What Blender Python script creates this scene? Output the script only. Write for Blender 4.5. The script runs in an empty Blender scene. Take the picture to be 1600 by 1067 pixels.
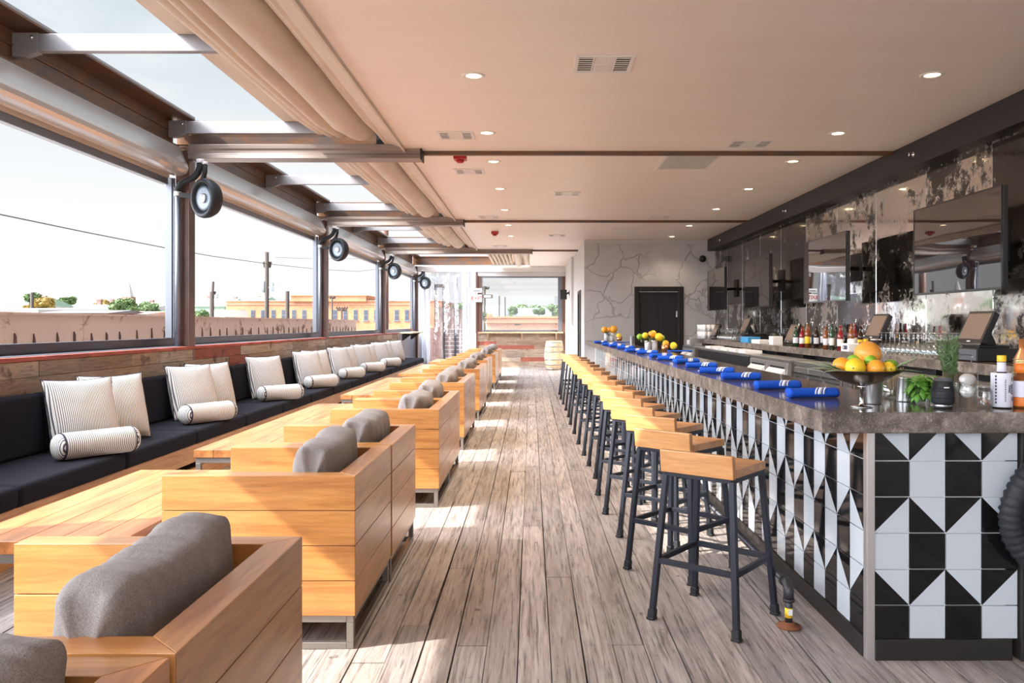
import bpy, math, random
from mathutils import Vector, Matrix, noise
random.seed(7)
SC = bpy.context.scene
COL = SC.collection
PI = math.pi
F = 1261.0; VX = 830.0; VY = 506.0; H = 1.40   # focal length in pixels, vanishing point, eye height

ORD = ['first','second','third','fourth','fifth','sixth','seventh','eighth','ninth','tenth','eleventh','twelfth',
       'thirteenth','fourteenth','fifteenth','sixteenth','seventeenth','eighteenth','nineteenth','twentieth']

# ---------------------------------------------------------------- materials
def nodes_of(name):
    m = bpy.data.materials.new(name); m.use_nodes = True
    nt = m.node_tree
    b = nt.nodes['Principled BSDF']
    return m, nt, b
def lnk(nt, a, b): nt.links.new(a, b)
def coords(nt, scale=(1,1,1), kind='Object', rot=(0,0,0)):
    tc = nt.nodes.new('ShaderNodeTexCoord'); mp = nt.nodes.new('ShaderNodeMapping')
    mp.inputs['Scale'].default_value = scale; mp.inputs['Rotation'].default_value = rot
    lnk(nt, tc.outputs[kind], mp.inputs['Vector']); return mp.outputs['Vector']
def tnoise(nt, vec, scale, detail=4, rough=.55, dist=0):
    n = nt.nodes.new('ShaderNodeTexNoise'); n.inputs['Scale'].default_value = scale
    n.inputs['Detail'].default_value = detail; n.inputs['Roughness'].default_value = rough
    n.inputs['Distortion'].default_value = dist
    if vec is not None: lnk(nt, vec, n.inputs['Vector'])
    return n.outputs['Fac']
def ramp(nt, fac, stops, interp='LINEAR'):
    r = nt.nodes.new('ShaderNodeValToRGB'); r.color_ramp.interpolation = interp
    while len(r.color_ramp.elements) < len(stops): r.color_ramp.elements.new(.5)
    for e, (p, c) in zip(r.color_ramp.elements, stops):
        e.position = p
        e.color = (c, c, c, 1) if isinstance(c, (int, float)) else (c[0], c[1], c[2], 1)
    lnk(nt, fac, r.inputs['Fac']); return r.outputs['Color']
def mixc(nt, fac, a, b, mode='MIX'):
    m = nt.nodes.new('ShaderNodeMix'); m.data_type = 'RGBA'; m.blend_type = mode
    for key, v in ((0, fac), (6, a), (7, b)):
        if hasattr(v, 'links'): lnk(nt, v, m.inputs[key])
        elif isinstance(v, (int, float)): m.inputs[key].default_value = v
        else: m.inputs[key].default_value = (v[0], v[1], v[2], 1)
    return m.outputs[2]
def bump(nt, b, h, strength=.3, dist=.01):
    n = nt.nodes.new('ShaderNodeBump'); n.inputs['Strength'].default_value = strength
    n.inputs['Distance'].default_value = dist
    lnk(nt, h, n.inputs['Height']); lnk(nt, n.outputs['Normal'], b.inputs['Normal'])
def plain(name, col, rough=.5, metal=0, spec=.5, bumpv=0, bscale=60, emis=None, coat=0):
    m, nt, b = nodes_of(name)
    b.inputs['Base Color'].default_value = (*col, 1); b.inputs['Roughness'].default_value = rough
    b.inputs['Metallic'].default_value = metal; b.inputs['Specular IOR Level'].default_value = spec
    b.inputs['Coat Weight'].default_value = coat
    if bumpv: bump(nt, b, tnoise(nt, coords(nt), bscale), bumpv, .004)
    if emis:
        b.inputs['Emission Color'].default_value = (*emis[0], 1); b.inputs['Emission Strength'].default_value = emis[1]
    return m
def wood(name, c1, c2, c3, axis='Y', rough=.4, coat=.3, scale=1.0, rnd=.15, bmp=.08):
    m, nt, b = nodes_of(name)
    s = {'X': (.6, 7, 7), 'Y': (7, .6, 7), 'Z': (7, 7, .6)}[axis]
    s = tuple(v*scale for v in s)
    oi = nt.nodes.new('ShaderNodeObjectInfo')
    tc = nt.nodes.new('ShaderNodeTexCoord'); mp = nt.nodes.new('ShaderNodeMapping'); mp.inputs['Scale'].default_value = s
    ad = nt.nodes.new('ShaderNodeVectorMath'); ad.operation = 'MULTIPLY_ADD'
    ad.inputs[1].default_value = (13, 17, 19)
    cx = nt.nodes.new('ShaderNodeCombineXYZ')
    for i in range(3): lnk(nt, oi.outputs['Random'], cx.inputs[i])
    lnk(nt, cx.outputs[0], ad.inputs[0]); lnk(nt, tc.outputs['Object'], ad.inputs[2])
    lnk(nt, ad.outputs[0], mp.inputs['Vector'])
    n = tnoise(nt, mp.outputs['Vector'], 1.6, 6, .6, 1.2)
    fine = tnoise(nt, mp.outputs['Vector'], 9, 3, .7, .3)
    c = ramp(nt, n, [(.3, c1), (.5, c2), (.72, c3)])
    f = ramp(nt, fine, [(.35, .80), (.6, 1.0)])
    c = mixc(nt, 1.0, c, f, 'MULTIPLY')
    hsv = nt.nodes.new('ShaderNodeHueSaturation')
    mr = nt.nodes.new('ShaderNodeMapRange'); mr.inputs['To Min'].default_value = 1-rnd; mr.inputs['To Max'].default_value = 1+rnd
    lnk(nt, oi.outputs['Random'], mr.inputs['Value']); lnk(nt, mr.outputs[0], hsv.inputs['Value'])
    lnk(nt, c, hsv.inputs['Color']); lnk(nt, hsv.outputs[0], b.inputs['Base Color'])
    b.inputs['Roughness'].default_value = rough; b.inputs['Coat Weight'].default_value = coat
    b.inputs['Coat Roughness'].default_value = .25
    bump(nt, b, fine, bmp, .003)
    return m
def attr(nt, name='Col'):
    a = nt.nodes.new('ShaderNodeAttribute'); a.attribute_name = name; return a.outputs['Color']

M = {}
M['alder_y'] = wood('alder_wood_long', (.38,.145,.042), (.52,.225,.068), (.60,.29,.10), 'Y', .34, .6)
M['alder_x'] = wood('alder_wood_cross', (.38,.145,.042), (.54,.24,.068), (.62,.30,.10), 'X', .34, .6)
M['table'] = wood('heart_pine', (.22,.075,.022), (.46,.185,.06), (.60,.28,.10), 'Y', .35, .4, .8)
M['benchwood'] = wood('bench_wood', (.36,.17,.07), (.50,.26,.12), (.6,.35,.18), 'Y', .45, .2)
M['stoolwood'] = wood('stool_wood', (.45,.19,.06), (.56,.27,.10), (.64,.34,.14), 'X', .4, .3, 1.5)
M['dark_steel'] = plain('dark_painted_steel', (.018,.022,.033), .4, .3, .5, .1, 90)
M['raw_steel'] = plain('raw_brushed_steel', (.33,.31,.29), .38, .85, .5, .1, 120)
M['stainless'] = plain('stainless_steel', (.52,.53,.54), .28, .9)
M['chrome'] = plain('polished_chrome', (.75,.76,.78), .1, 1)
M['alu'] = plain('mill_aluminium', (.58,.57,.57), .35, .8)
M['alu_grey'] = plain('grey_aluminium_guide', (.17,.185,.215), .4, .6)
M['taupe'] = plain('taupe_powder_coat', (.25,.20,.17), .38, .4)
M['purlin'] = plain('grey_painted_purlin', (.26,.25,.26), .4, .3)
M['housing'] = plain('pale_screen_housing', (.62,.58,.55), .22, .35)
M['black'] = plain('matt_black', (.012,.012,.014), .5)
M['black_gloss'] = plain('gloss_black', (.008,.008,.01), .12, 0, .6)
M['black_wood'] = plain('black_stained_trim', (.016,.014,.014), .5, 0, .4, .2, 40)
M['rubber'] = plain('black_rubber', (.016,.018,.022), .6, 0, .4, .25, 70)
M['white'] = plain('white_paint', (.8,.8,.79), .5)
M['offwhite'] = plain('white_vent_enamel', (.78,.74,.70), .45)
M['shadow'] = plain('painted_duct_shade', (.10,.085,.075), .8)  # dark colour stands in for the shade behind vent louvers
M['red'] = plain('red_alarm_plastic', (.45,.02,.02), .35)
M['paper'] = plain('paper_white', (.8,.8,.8), .7)
M['label'] = plain('pale_blue_paper', (.72,.75,.86), .65)
M['ink'] = plain('blue_black_ink', (.05,.05,.12), .7)
M['yellow'] = plain('yellow_plastic', (.85,.55,.02), .4)
M['orange_lab'] = plain('orange_label', (.75,.2,.03), .5)
M['egg'] = plain('white_egg_shell', (.85,.84,.82), .5)
M['cast_pipe'] = plain('black_iron_pipe', (.06,.06,.07), .45, .6, .5, .2, 60)
M['rust_flange'] = plain('rusted_flange', (.22,.08,.035), .8, .2, .5, .4, 50)
M['lamp'] = plain('lamp_lens', (.9,.8,.6), .4, emis=((1,.74,.42), 6))
M['screen_brown'] = plain('till_screen', (.16,.12,.10), .25, 0, .6)
def mk_tv():
    m, nt, b = nodes_of('television_glass')
    b.inputs['Base Color'].default_value = (.010,.008,.009,1); b.inputs['Roughness'].default_value = .015; b.inputs['Specular IOR Level'].default_value = 1.0; b.inputs['IOR'].default_value = 1.6
    bump(nt, b, tnoise(nt, coords(nt, (1, .5, 2.2)), 1.3, 1), .07, .02); return m
M['screen_tv'] = mk_tv()
M['drywhite'] = plain('pale_plaster', (.55,.53,.51), .8, 0, .3, .3, 12)
M['blue_cloth'] = plain('royal_blue_cloth', (.012,.09,.56), .85, 0, .2, .3, 300)
M['white_cloth'] = plain('white_stripe_cloth', (.75,.8,.92), .85)
M['piping'] = plain('navy_piping', (.02,.022,.04), .8)
M['bottle_brown'] = plain('dark_brown_glass', (.03,.012,.006), .08, 0, .7)
M['bottle_green'] = plain('dark_green_glass', (.02,.06,.025), .08, 0, .7)
M['bottle_amber'] = plain('amber_liquor', (.20,.06,.012), .08, 0, .7)
M['bottle_red'] = plain('red_liquor', (.22,.012,.012), .1, 0, .7)
M['whiteplastic'] = plain('white_plastic', (.75,.76,.78), .35)
M['bluebox'] = plain('blue_carton', (.05,.3,.6), .6)
M['basil'] = plain('basil_leaf', (.13,.36,.04), .5)
M['rosemary'] = plain('rosemary_needle', (.09,.16,.05), .6)
M['bronze'] = plain('dark_bronze_dish', (.16,.12,.09), .25, .9)
M['sage'] = plain('pale_green_leaf', (.25,.36,.2), .55)
M['lens_ring'] = plain('grey_grip_ring', (.10,.11,.13), .45)
M['straw'] = plain('dry_straw', (.42,.33,.16), .7)
M['copper'] = plain('copper_cup', (.7,.32,.14), .25, .9)
M['pinkglass'] = plain('ice_and_berries', (.6,.25,.2), .3)

def fruit(name, c1, c2):
    m, nt, b = nodes_of(name)
    v = coords(nt); n = tnoise(nt, v, 25, 3)
    lnk(nt, ramp(nt, n, [(.3, c1), (.7, c2)]), b.inputs['Base Color']); b.inputs['Roughness'].default_value = .38
    bump(nt, b, tnoise(nt, v, 260, 2), .15, .002); return m
M['orange'] = fruit('orange_peel', (.85,.33,.02), (.9,.42,.04)); M['lemon'] = fruit('lemon_peel', (.9,.6,.02), (.93,.68,.05))
M['lime'] = fruit('lime_peel', (.16,.38,.02), (.30,.5,.04)); M['grapefruit'] = fruit('grapefruit_peel', (.80,.32,.04), (.85,.38,.07))

def mk_floor():
    m, nt, b = nodes_of('weathered_deck_boards')
    c = attr(nt); v = coords(nt, (9, .7, 9)); v2 = coords(nt, (40, 1.4, 40)); v3 = coords(nt)
    g = tnoise(nt, v, 2.2, 8, .68, 1.5); g2 = tnoise(nt, v2, 1.5, 4, .7, .6)
    gc = ramp(nt, g, [(.28, (.17,.135,.12)), (.45, (.34,.295,.275)), (.62, (.46,.41,.39)), (.8, (.37,.325,.305))])
    c = mixc(nt, 1, c, gc, 'MULTIPLY')
    cr = ramp(nt, g2, [(.37, .22), (.45, .80), (.6, 1.0)])
    c = mixc(nt, .85, c, cr, 'MULTIPLY')
    st = tnoise(nt, v3, 1.1, 6, .7, .5)
    c = mixc(nt, ramp(nt, st, [(.42, 0.0), (.75, .35)]), c, (.42,.38,.37))
    sp = tnoise(nt, v3, 14, 2, .5, .2)
    c = mixc(nt, ramp(nt, sp, [(.24, .75), (.29, 0.0)]), c, (.07,.05,.045))
    lnk(nt, c, b.inputs['Base Color']); b.inputs['Roughness'].default_value = .62
    b.inputs['Specular IOR Level'].default_value = .35
    bump(nt, b, g2, .5, .006); return m
M['floor'] = mk_floor()
def mk_planks(name):
    m, nt, b = nodes_of(name)
    c = attr(nt); v = coords(nt, (1.5, 1.5, 18)); g = tnoise(nt, v, 2.5, 8, .7, 1.0)
    c = mixc(nt, 1, c, ramp(nt, g, [(.3, .38), (.5, .9), (.7, 1.25)]), 'MULTIPLY')
    k = tnoise(nt, coords(nt), 4, 3)
    c = mixc(nt, ramp(nt, k, [(.28, .8), (.36, 0.0)]), c, (.05,.03,.02))
    lnk(nt, c, b.inputs['Base Color']); b.inputs['Roughness'].default_value = .75
    bump(nt, b, g, .5, .008); return m
M['planks'] = mk_planks('reclaimed_wall_boards')
def mk_rust(name, base, rust, lo=.45, hi=.6, metal=.35, rough=.5, sc=2.0, stretch=(1,1,1)):
    m, nt, b = nodes_of(name)
    v = coords(nt, stretch); n = tnoise(nt, v, sc, 9, .68, .4); n2 = tnoise(nt, v, sc*7, 4, .6)
    r = mixc(nt, n2, rust, tuple(x*.45 for x in rust))
    c = mixc(nt, ramp(nt, n, [(lo, 0.0), (hi, 1.0)]), base, r)
    lnk(nt, c, b.inputs['Base Color']); b.inputs['Roughness'].default_value = rough; b.inputs['Metallic'].default_value = metal
    bump(nt, b, n2, .2, .004); return m
M['rust_beam'] = mk_rust('rusted_steel_beam', (.10,.075,.07), (.24,.115,.055), .38, .55, .45, .45, 2.5, (1,1,3))
M['rust_col'] = mk_rust('red_brown_steel_column', (.16,.075,.05), (.10,.06,.055), .4, .65, .35, .42, 2.0, (1,1,.3))
M['parapet'] = mk_rust('faded_rusty_sheet', (.68,.47,.35), (.32,.12,.05), .55, .61, .1, .55, 1.7, (1,1,1.2))
M['sill'] = mk_rust('dark_channel_steel', (.12,.13,.16), (.22,.17,.15), .5, .7, .4, .4, 2)
def mk_ceiling():
    m, nt, b = nodes_of('taupe_cream_ceiling')
    v = coords(nt, (.25, 1.6, 1)); n = tnoise(nt, v, 2.0, 5, .6)
    lnk(nt, ramp(nt, n, [(.3, (.85,.745,.665)), (.7, (.88,.785,.71))]), b.inputs['Base Color'])
    b.inputs['Roughness'].default_value = .42; b.inputs['Specular IOR Level'].default_value = .35
    return m
M['ceiling'] = mk_ceiling()
def mk_canvas():
    m, nt, b = nodes_of('beige_awning_canvas')
    v = coords(nt, (3, .6, 3)); n = tnoise(nt, v, 2.0, 4)
    lnk(nt, ramp(nt, n, [(.3, (.56,.46,.37)), (.7, (.66,.56,.46))]), b.inputs['Base Color'])
    b.inputs['Roughness'].default_value = .6; bump(nt, b, n, .25, .03); return m
M['canvas'] = mk_canvas()
def mk_plaster():
    m, nt, b = nodes_of('troweled_grey_plaster')
    v = coords(nt); n = tnoise(nt, v, 1.2, 5, .6, 1.0)
    w = nt.nodes.new('ShaderNodeTexVoronoi'); w.feature = 'DISTANCE_TO_EDGE'; w.inputs['Scale'].default_value = 2.9
    nz = nt.nodes.new('ShaderNodeTexNoise'); nz.inputs['Scale'].default_value = 1.6; nz.inputs['Detail'].default_value = 4
    lnk(nt, v, nz.inputs['Vector'])
    mx = nt.nodes.new('ShaderNodeMix'); mx.data_type = 'VECTOR'; mx.inputs[0].default_value = .45
    lnk(nt, v, mx.inputs[4]); lnk(nt, nz.outputs['Color'], mx.inputs[5]); lnk(nt, mx.outputs[1], w.inputs['Vector'])
    edge = ramp(nt, w.outputs['Distance'], [(0.0, .35), (.022, 1.0)])
    msk = ramp(nt, tnoise(nt, v, 1.1, 3), [(.42, 0.0), (.55, 1.0)])
    e2 = mixc(nt, msk, (1,1,1), edge)
    c = ramp(nt, n, [(.3, (.44,.42,.41)), (.7, (.55,.53,.52))])
    lnk(nt, mixc(nt, .30, c, e2, 'MULTIPLY'), b.inputs['Base Color']); b.inputs['Roughness'].default_value = .75
    bump(nt, b, e2, .9, .02); return m
M['plaster'] = mk_plaster()
def mk_stone():
    m, nt, b = nodes_of('polished_brown_stone')
    v = coords(nt); n = tnoise(nt, v, 6, 6, .7, .4); s = tnoise(nt, v, 90, 2, .5)
    c = ramp(nt, n, [(.3, (.045,.036,.03)), (.6, (.12,.095,.08)), (.75, (.2,.165,.14))])
    c = mixc(nt, ramp(nt, s, [(.62, 0.0), (.72, .45)]), c, (.32,.25,.2))
    lnk(nt, c, b.inputs['Base Color']); b.inputs['Roughness'].default_value = .12; return m
M['stone'] = mk_stone()
def mk_stone_edge():
    m, nt, b = nodes_of('rough_stone_edge')
    v = coords(nt); n = tnoise(nt, v, 9, 8, .75, .3); s = tnoise(nt, v, 120, 3, .6)
    c = ramp(nt, n, [(.3, (.03,.024,.02)), (.5, (.11,.09,.077)), (.62, (.23,.195,.17)), (.75, (.48,.43,.39))])
    c = mixc(nt, ramp(nt, s, [(.58, 0.0), (.7, .7)]), c, (.5,.42,.35))
    lnk(nt, c, b.inputs['Base Color']); b.inputs['Roughness'].default_value = .6
    bump(nt, b, s, .6, .006); return m
M['stone_edge'] = mk_stone_edge()
def mk_tile():
    m, nt, b = nodes_of('glazed_black_and_white_tile')
    lnk(nt, attr(nt), b.inputs['Base Color']); b.inputs['Roughness'].default_value = .05
    b.inputs['Specular IOR Level'].default_value = .42; return m
M['tile'] = mk_tile()
M['grout'] = plain('white_grout', (.8,.81,.8), .8)
def mk_mirror():
    m, nt, b = nodes_of('antiqued_mirror')
    v = coords(nt, (1, 1, 1)); big = tnoise(nt, v, 1.0, 3, .6, .3); n = tnoise(nt, v, 3.2, 12, .78, .25)
    tc = nt.nodes.new('ShaderNodeTexCoord'); sp = nt.nodes.new('ShaderNodeSeparateXYZ'); lnk(nt, tc.outputs['Object'], sp.inputs[0])
    # panels 1.22 m long; each panel has its own amount of foxing
    def math_(op, a, bb):
        x = nt.nodes.new('ShaderNodeMath'); x.operation = op
        for i, q in enumerate((a, bb)):
            if hasattr(q, 'links'): lnk(nt, q, x.inputs[i])
            else: x.inputs[i].default_value = q
        return x.outputs[0]
    fy = math_('FLOOR', math_('DIVIDE', math_('ADD', sp.outputs[1], .12), 1.2), 0)
    fz = math_('FLOOR', math_('DIVIDE', math_('SUBTRACT', sp.outputs[2], 1.78), 1.2), 0)
    wn = nt.nodes.new('ShaderNodeTexWhiteNoise'); wn.noise_dimensions = '2D'
    cb = nt.nodes.new('ShaderNodeCombineXYZ'); lnk(nt, fy, cb.inputs[0]); lnk(nt, fz, cb.inputs[1]); lnk(nt, cb.outputs[0], wn.inputs['Vector'])
    f = math_('ADD', n, math_('MULTIPLY', math_('SUBTRACT', wn.outputs['Value'], .5), .26))
    f = math_('ADD', f, math_('MULTIPLY', math_('SUBTRACT', big, .5), .35))
    msk = ramp(nt, f, [(.45, 0.0), (.50, 1.0)])
    c = mixc(nt, msk, (.66,.64,.60), (.025,.022,.02))
    lnk(nt, c, b.inputs['Base Color'])
    mt = math_('SUBTRACT', 1.0, math_('MULTIPLY', msk, 1.0)); lnk(nt, mt, b.inputs['Metallic'])
    lnk(nt, ramp(nt, n, [(.3, .02), (.48, .06), (.52, .16)]), b.inputs['Roughness'])
    return m
M['mirror'] = mk_mirror()
def mk_navy():
    m, nt, b = nodes_of('navy_outdoor_fabric')
    v = coords(nt); n = tnoise(nt, v, 500, 2)
    lnk(nt, ramp(nt, n, [(.3, (.005,.0055,.010)), (.7, (.013,.014,.023))]), b.inputs['Base Color'])
    b.inputs['Roughness'].default_value = .9; b.inputs['Specular IOR Level'].default_value = .2; 
    bump(nt, b, tnoise(nt, v, 5, 3), .25, .02); return m
M['navy'] = mk_navy()
def mk_grey():
    m, nt, b = nodes_of('grey_linen')
    v = coords(nt, (1,1,1)); n = tnoise(nt, v, 350, 3, .7); w = tnoise(nt, coords(nt, (4, 9, 4)), 1.8, 4, .6, 1.5)
    c = ramp(nt, n, [(.3, (.14,.128,.125)), (.7, (.34,.315,.305))])
    lnk(nt, c, b.inputs['Base Color']); b.inputs['Roughness'].default_value = .95
    bump(nt, b, w, .3, .012); return m
M['grey'] = mk_grey()
def mk_stripe(name, axis, period=.0125):
    m, nt, b = nodes_of(name)
    tc = nt.nodes.new('ShaderNodeTexCoord'); sp = nt.nodes.new('ShaderNodeSeparateXYZ'); lnk(nt, tc.outputs['Object'], sp.inputs[0])
    a = nt.nodes.new('ShaderNodeMath'); a.operation = 'MULTIPLY'; lnk(nt, sp.outputs[axis], a.inputs[0]); a.inputs[1].default_value = 1/period
    f = nt.nodes.new('ShaderNodeMath'); f.operation = 'FRACT'; lnk(nt, a.outputs[0], f.inputs[0])
    c = ramp(nt, f.outputs[0], [(0, (.80,.77,.73)), (.60, (.80,.77,.73)), (.66, (.06,.065,.10)), (.96, (.06,.065,.10)), (1, (.80,.77,.73))])
    lnk(nt, c, b.inputs['Base Color']); b.inputs['Roughness'].default_value = .9
    bump(nt, b, tnoise(nt, coords(nt), 7, 3), .3, .02); return m
M['stripe_x'] = mk_stripe('ticking_stripe_square', 0); M['stripe_y'] = mk_stripe('ticking_stripe_bolster', 0, .0135)
M['stripe_end'] = mk_stripe('ticking_stripe_end', 1, .0135)
def mk_glass(name, tint=(1,1,1), rough=.02, fres=0, extra=.0, bumpy=0):
    m = bpy.data.materials.new(name); m.use_nodes = True; nt = m.node_tree; nt.nodes.clear()
    o = nt.nodes.new('ShaderNodeOutputMaterial'); mx = nt.nodes.new('ShaderNodeMixShader')
    t = nt.nodes.new('ShaderNodeBsdfTransparent'); t.inputs[0].default_value = (*tint, 1)
    g = nt.nodes.new('ShaderNodeBsdfGlossy'); g.inputs['Roughness'].default_value = rough
    fr = nt.nodes.new('ShaderNodeLayerWeight'); fr.inputs[0].default_value = .5
    pw = nt.nodes.new('ShaderNodeMath'); pw.operation = 'POWER'; pw.inputs[1].default_value = 3.5; lnk(nt, fr.outputs['Facing'], pw.inputs[0])
    ad = nt.nodes.new('ShaderNodeMath'); ad.operation = 'MULTIPLY_ADD'; ad.inputs[1].default_value = .75; ad.inputs[2].default_value = .03+extra
    lnk(nt, pw.outputs[0], ad.inputs[0]); lnk(nt, ad.outputs[0], mx.inputs[0])
    lnk(nt, t.outputs[0], mx.inputs[1]); lnk(nt, g.outputs[0], mx.inputs[2]); lnk(nt, mx.outputs[0], o.inputs[0])
    if bumpy:
        bp = nt.nodes.new('ShaderNodeBump'); bp.inputs['Strength'].default_value = bumpy; bp.inputs['Distance'].default_value = .1
        lnk(nt, tnoise(nt, coords(nt, (1, 1, .5)), 3, 4), bp.inputs['Height'])
        lnk(nt, bp.outputs[0], g.inputs['Normal']); lnk(nt, bp.outputs[0], fr.inputs['Normal'])
    return m
M['glass'] = mk_glass('clear_glass', (.96,.975,.975), .03, 1.5, .09)
M['grille'] = plain('silver_speaker_grille', (.13,.16,.20), .45, .3)
M['vinyl'] = mk_glass('clear_vinyl_sheet', (.93,.94,.97), .12, 1.5, .10, .8)
def mk_brick(name, c1, c2, mortar, scale=4.0):
    m, nt, b = nodes_of(name)
    v = coords(nt, (1,1,1), rot=(PI/2, 0, 0)); br = nt.nodes.new('ShaderNodeTexBrick')
    br.inputs['Scale'].default_value = scale; br.inputs['Color1'].default_value = (*c1, 1); br.inputs['Color2'].default_value = (*c2, 1)
    br.inputs['Mortar'].default_value = (*mortar, 1); br.inputs['Mortar Size'].default_value = .012
    lnk(nt, v, br.inputs['Vector']); n = tnoise(nt, coords(nt), .35, 4)
    lnk(nt, mixc(nt, 1, br.outputs[0], ramp(nt, n, [(.3, .8), (.7, 1.1)]), 'MULTIPLY'), b.inputs['Base Color'])
    b.inputs['Roughness'].default_value = .9; b.inputs['Specular IOR Level'].default_value = .2; return m
M['brick_orange'] = mk_brick('orange_brick', (.40,.165,.08), (.47,.21,.11), (.42,.28,.2), 2.0)
M['brick_red'] = mk_brick('faded_red_brick', (.45,.22,.16), (.52,.28,.2), (.5,.42,.38), 2.5)
M['brick_brown'] = mk_brick('brown_brick', (.20,.11,.09), (.26,.14,.12), (.3,.26,.24), 4)
M['roof_grey'] = plain('weathered_grey_roof', (.38,.36,.36), .8, 0, .3, .3, 3)
M['roof_dark'] = plain('dark_roof', (.10,.10,.11), .7)
M['roof_green'] = plain('copper_green_roof', (.22,.33,.26), .7)
M['concrete'] = plain('pale_concrete', (.5,.48,.45), .85, 0, .3, .4, 2)
M['asphalt'] = plain('sun_bleached_street', (.33,.31,.29), .9, 0, .3, .4, 1)
M['facade_glass'] = plain('dark_window_glass', (.06,.07,.09), .15, 0, .7)
M['pole_wood'] = plain('weathered_pole', (.035,.025,.02), .85)
M['transformer'] = plain('grey_transformer', (.35,.42,.48), .5, .3)
M['fence'] = plain('brown_fence', (.13,.085,.075), .8, 0, .3, .4, 8)
def mk_leaf(name, c1, c2):
    m, nt, b = nodes_of(name)
    n = tnoise(nt, coords(nt), 1.2, 4); lnk(nt, ramp(nt, n, [(.35, c1), (.65, c2)]), b.inputs['Base Color'])
    b.inputs['Roughness'].default_value = .7; return m
M['leaf_green'] = mk_leaf('green_foliage', (.04,.08,.02), (.10,.16,.045)); M['leaf_yellow'] = mk_leaf('yellowing_foliage', (.20,.15,.03), (.34,.22,.05))
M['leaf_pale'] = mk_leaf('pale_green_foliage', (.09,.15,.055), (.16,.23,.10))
def mk_barrel():
    m, nt, b = nodes_of('oak_barrel_staves')
    n = tnoise(nt, coords(nt, (6, 6, .6)), 2, 6, .65, .6)
    lnk(nt, ramp(nt, n, [(.3, (.38,.24,.13)), (.7, (.62,.45,.28))]), b.inputs['Base Color']); b.inputs['Roughness'].default_value = .6; return m
M['barrel'] = mk_barrel()

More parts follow.
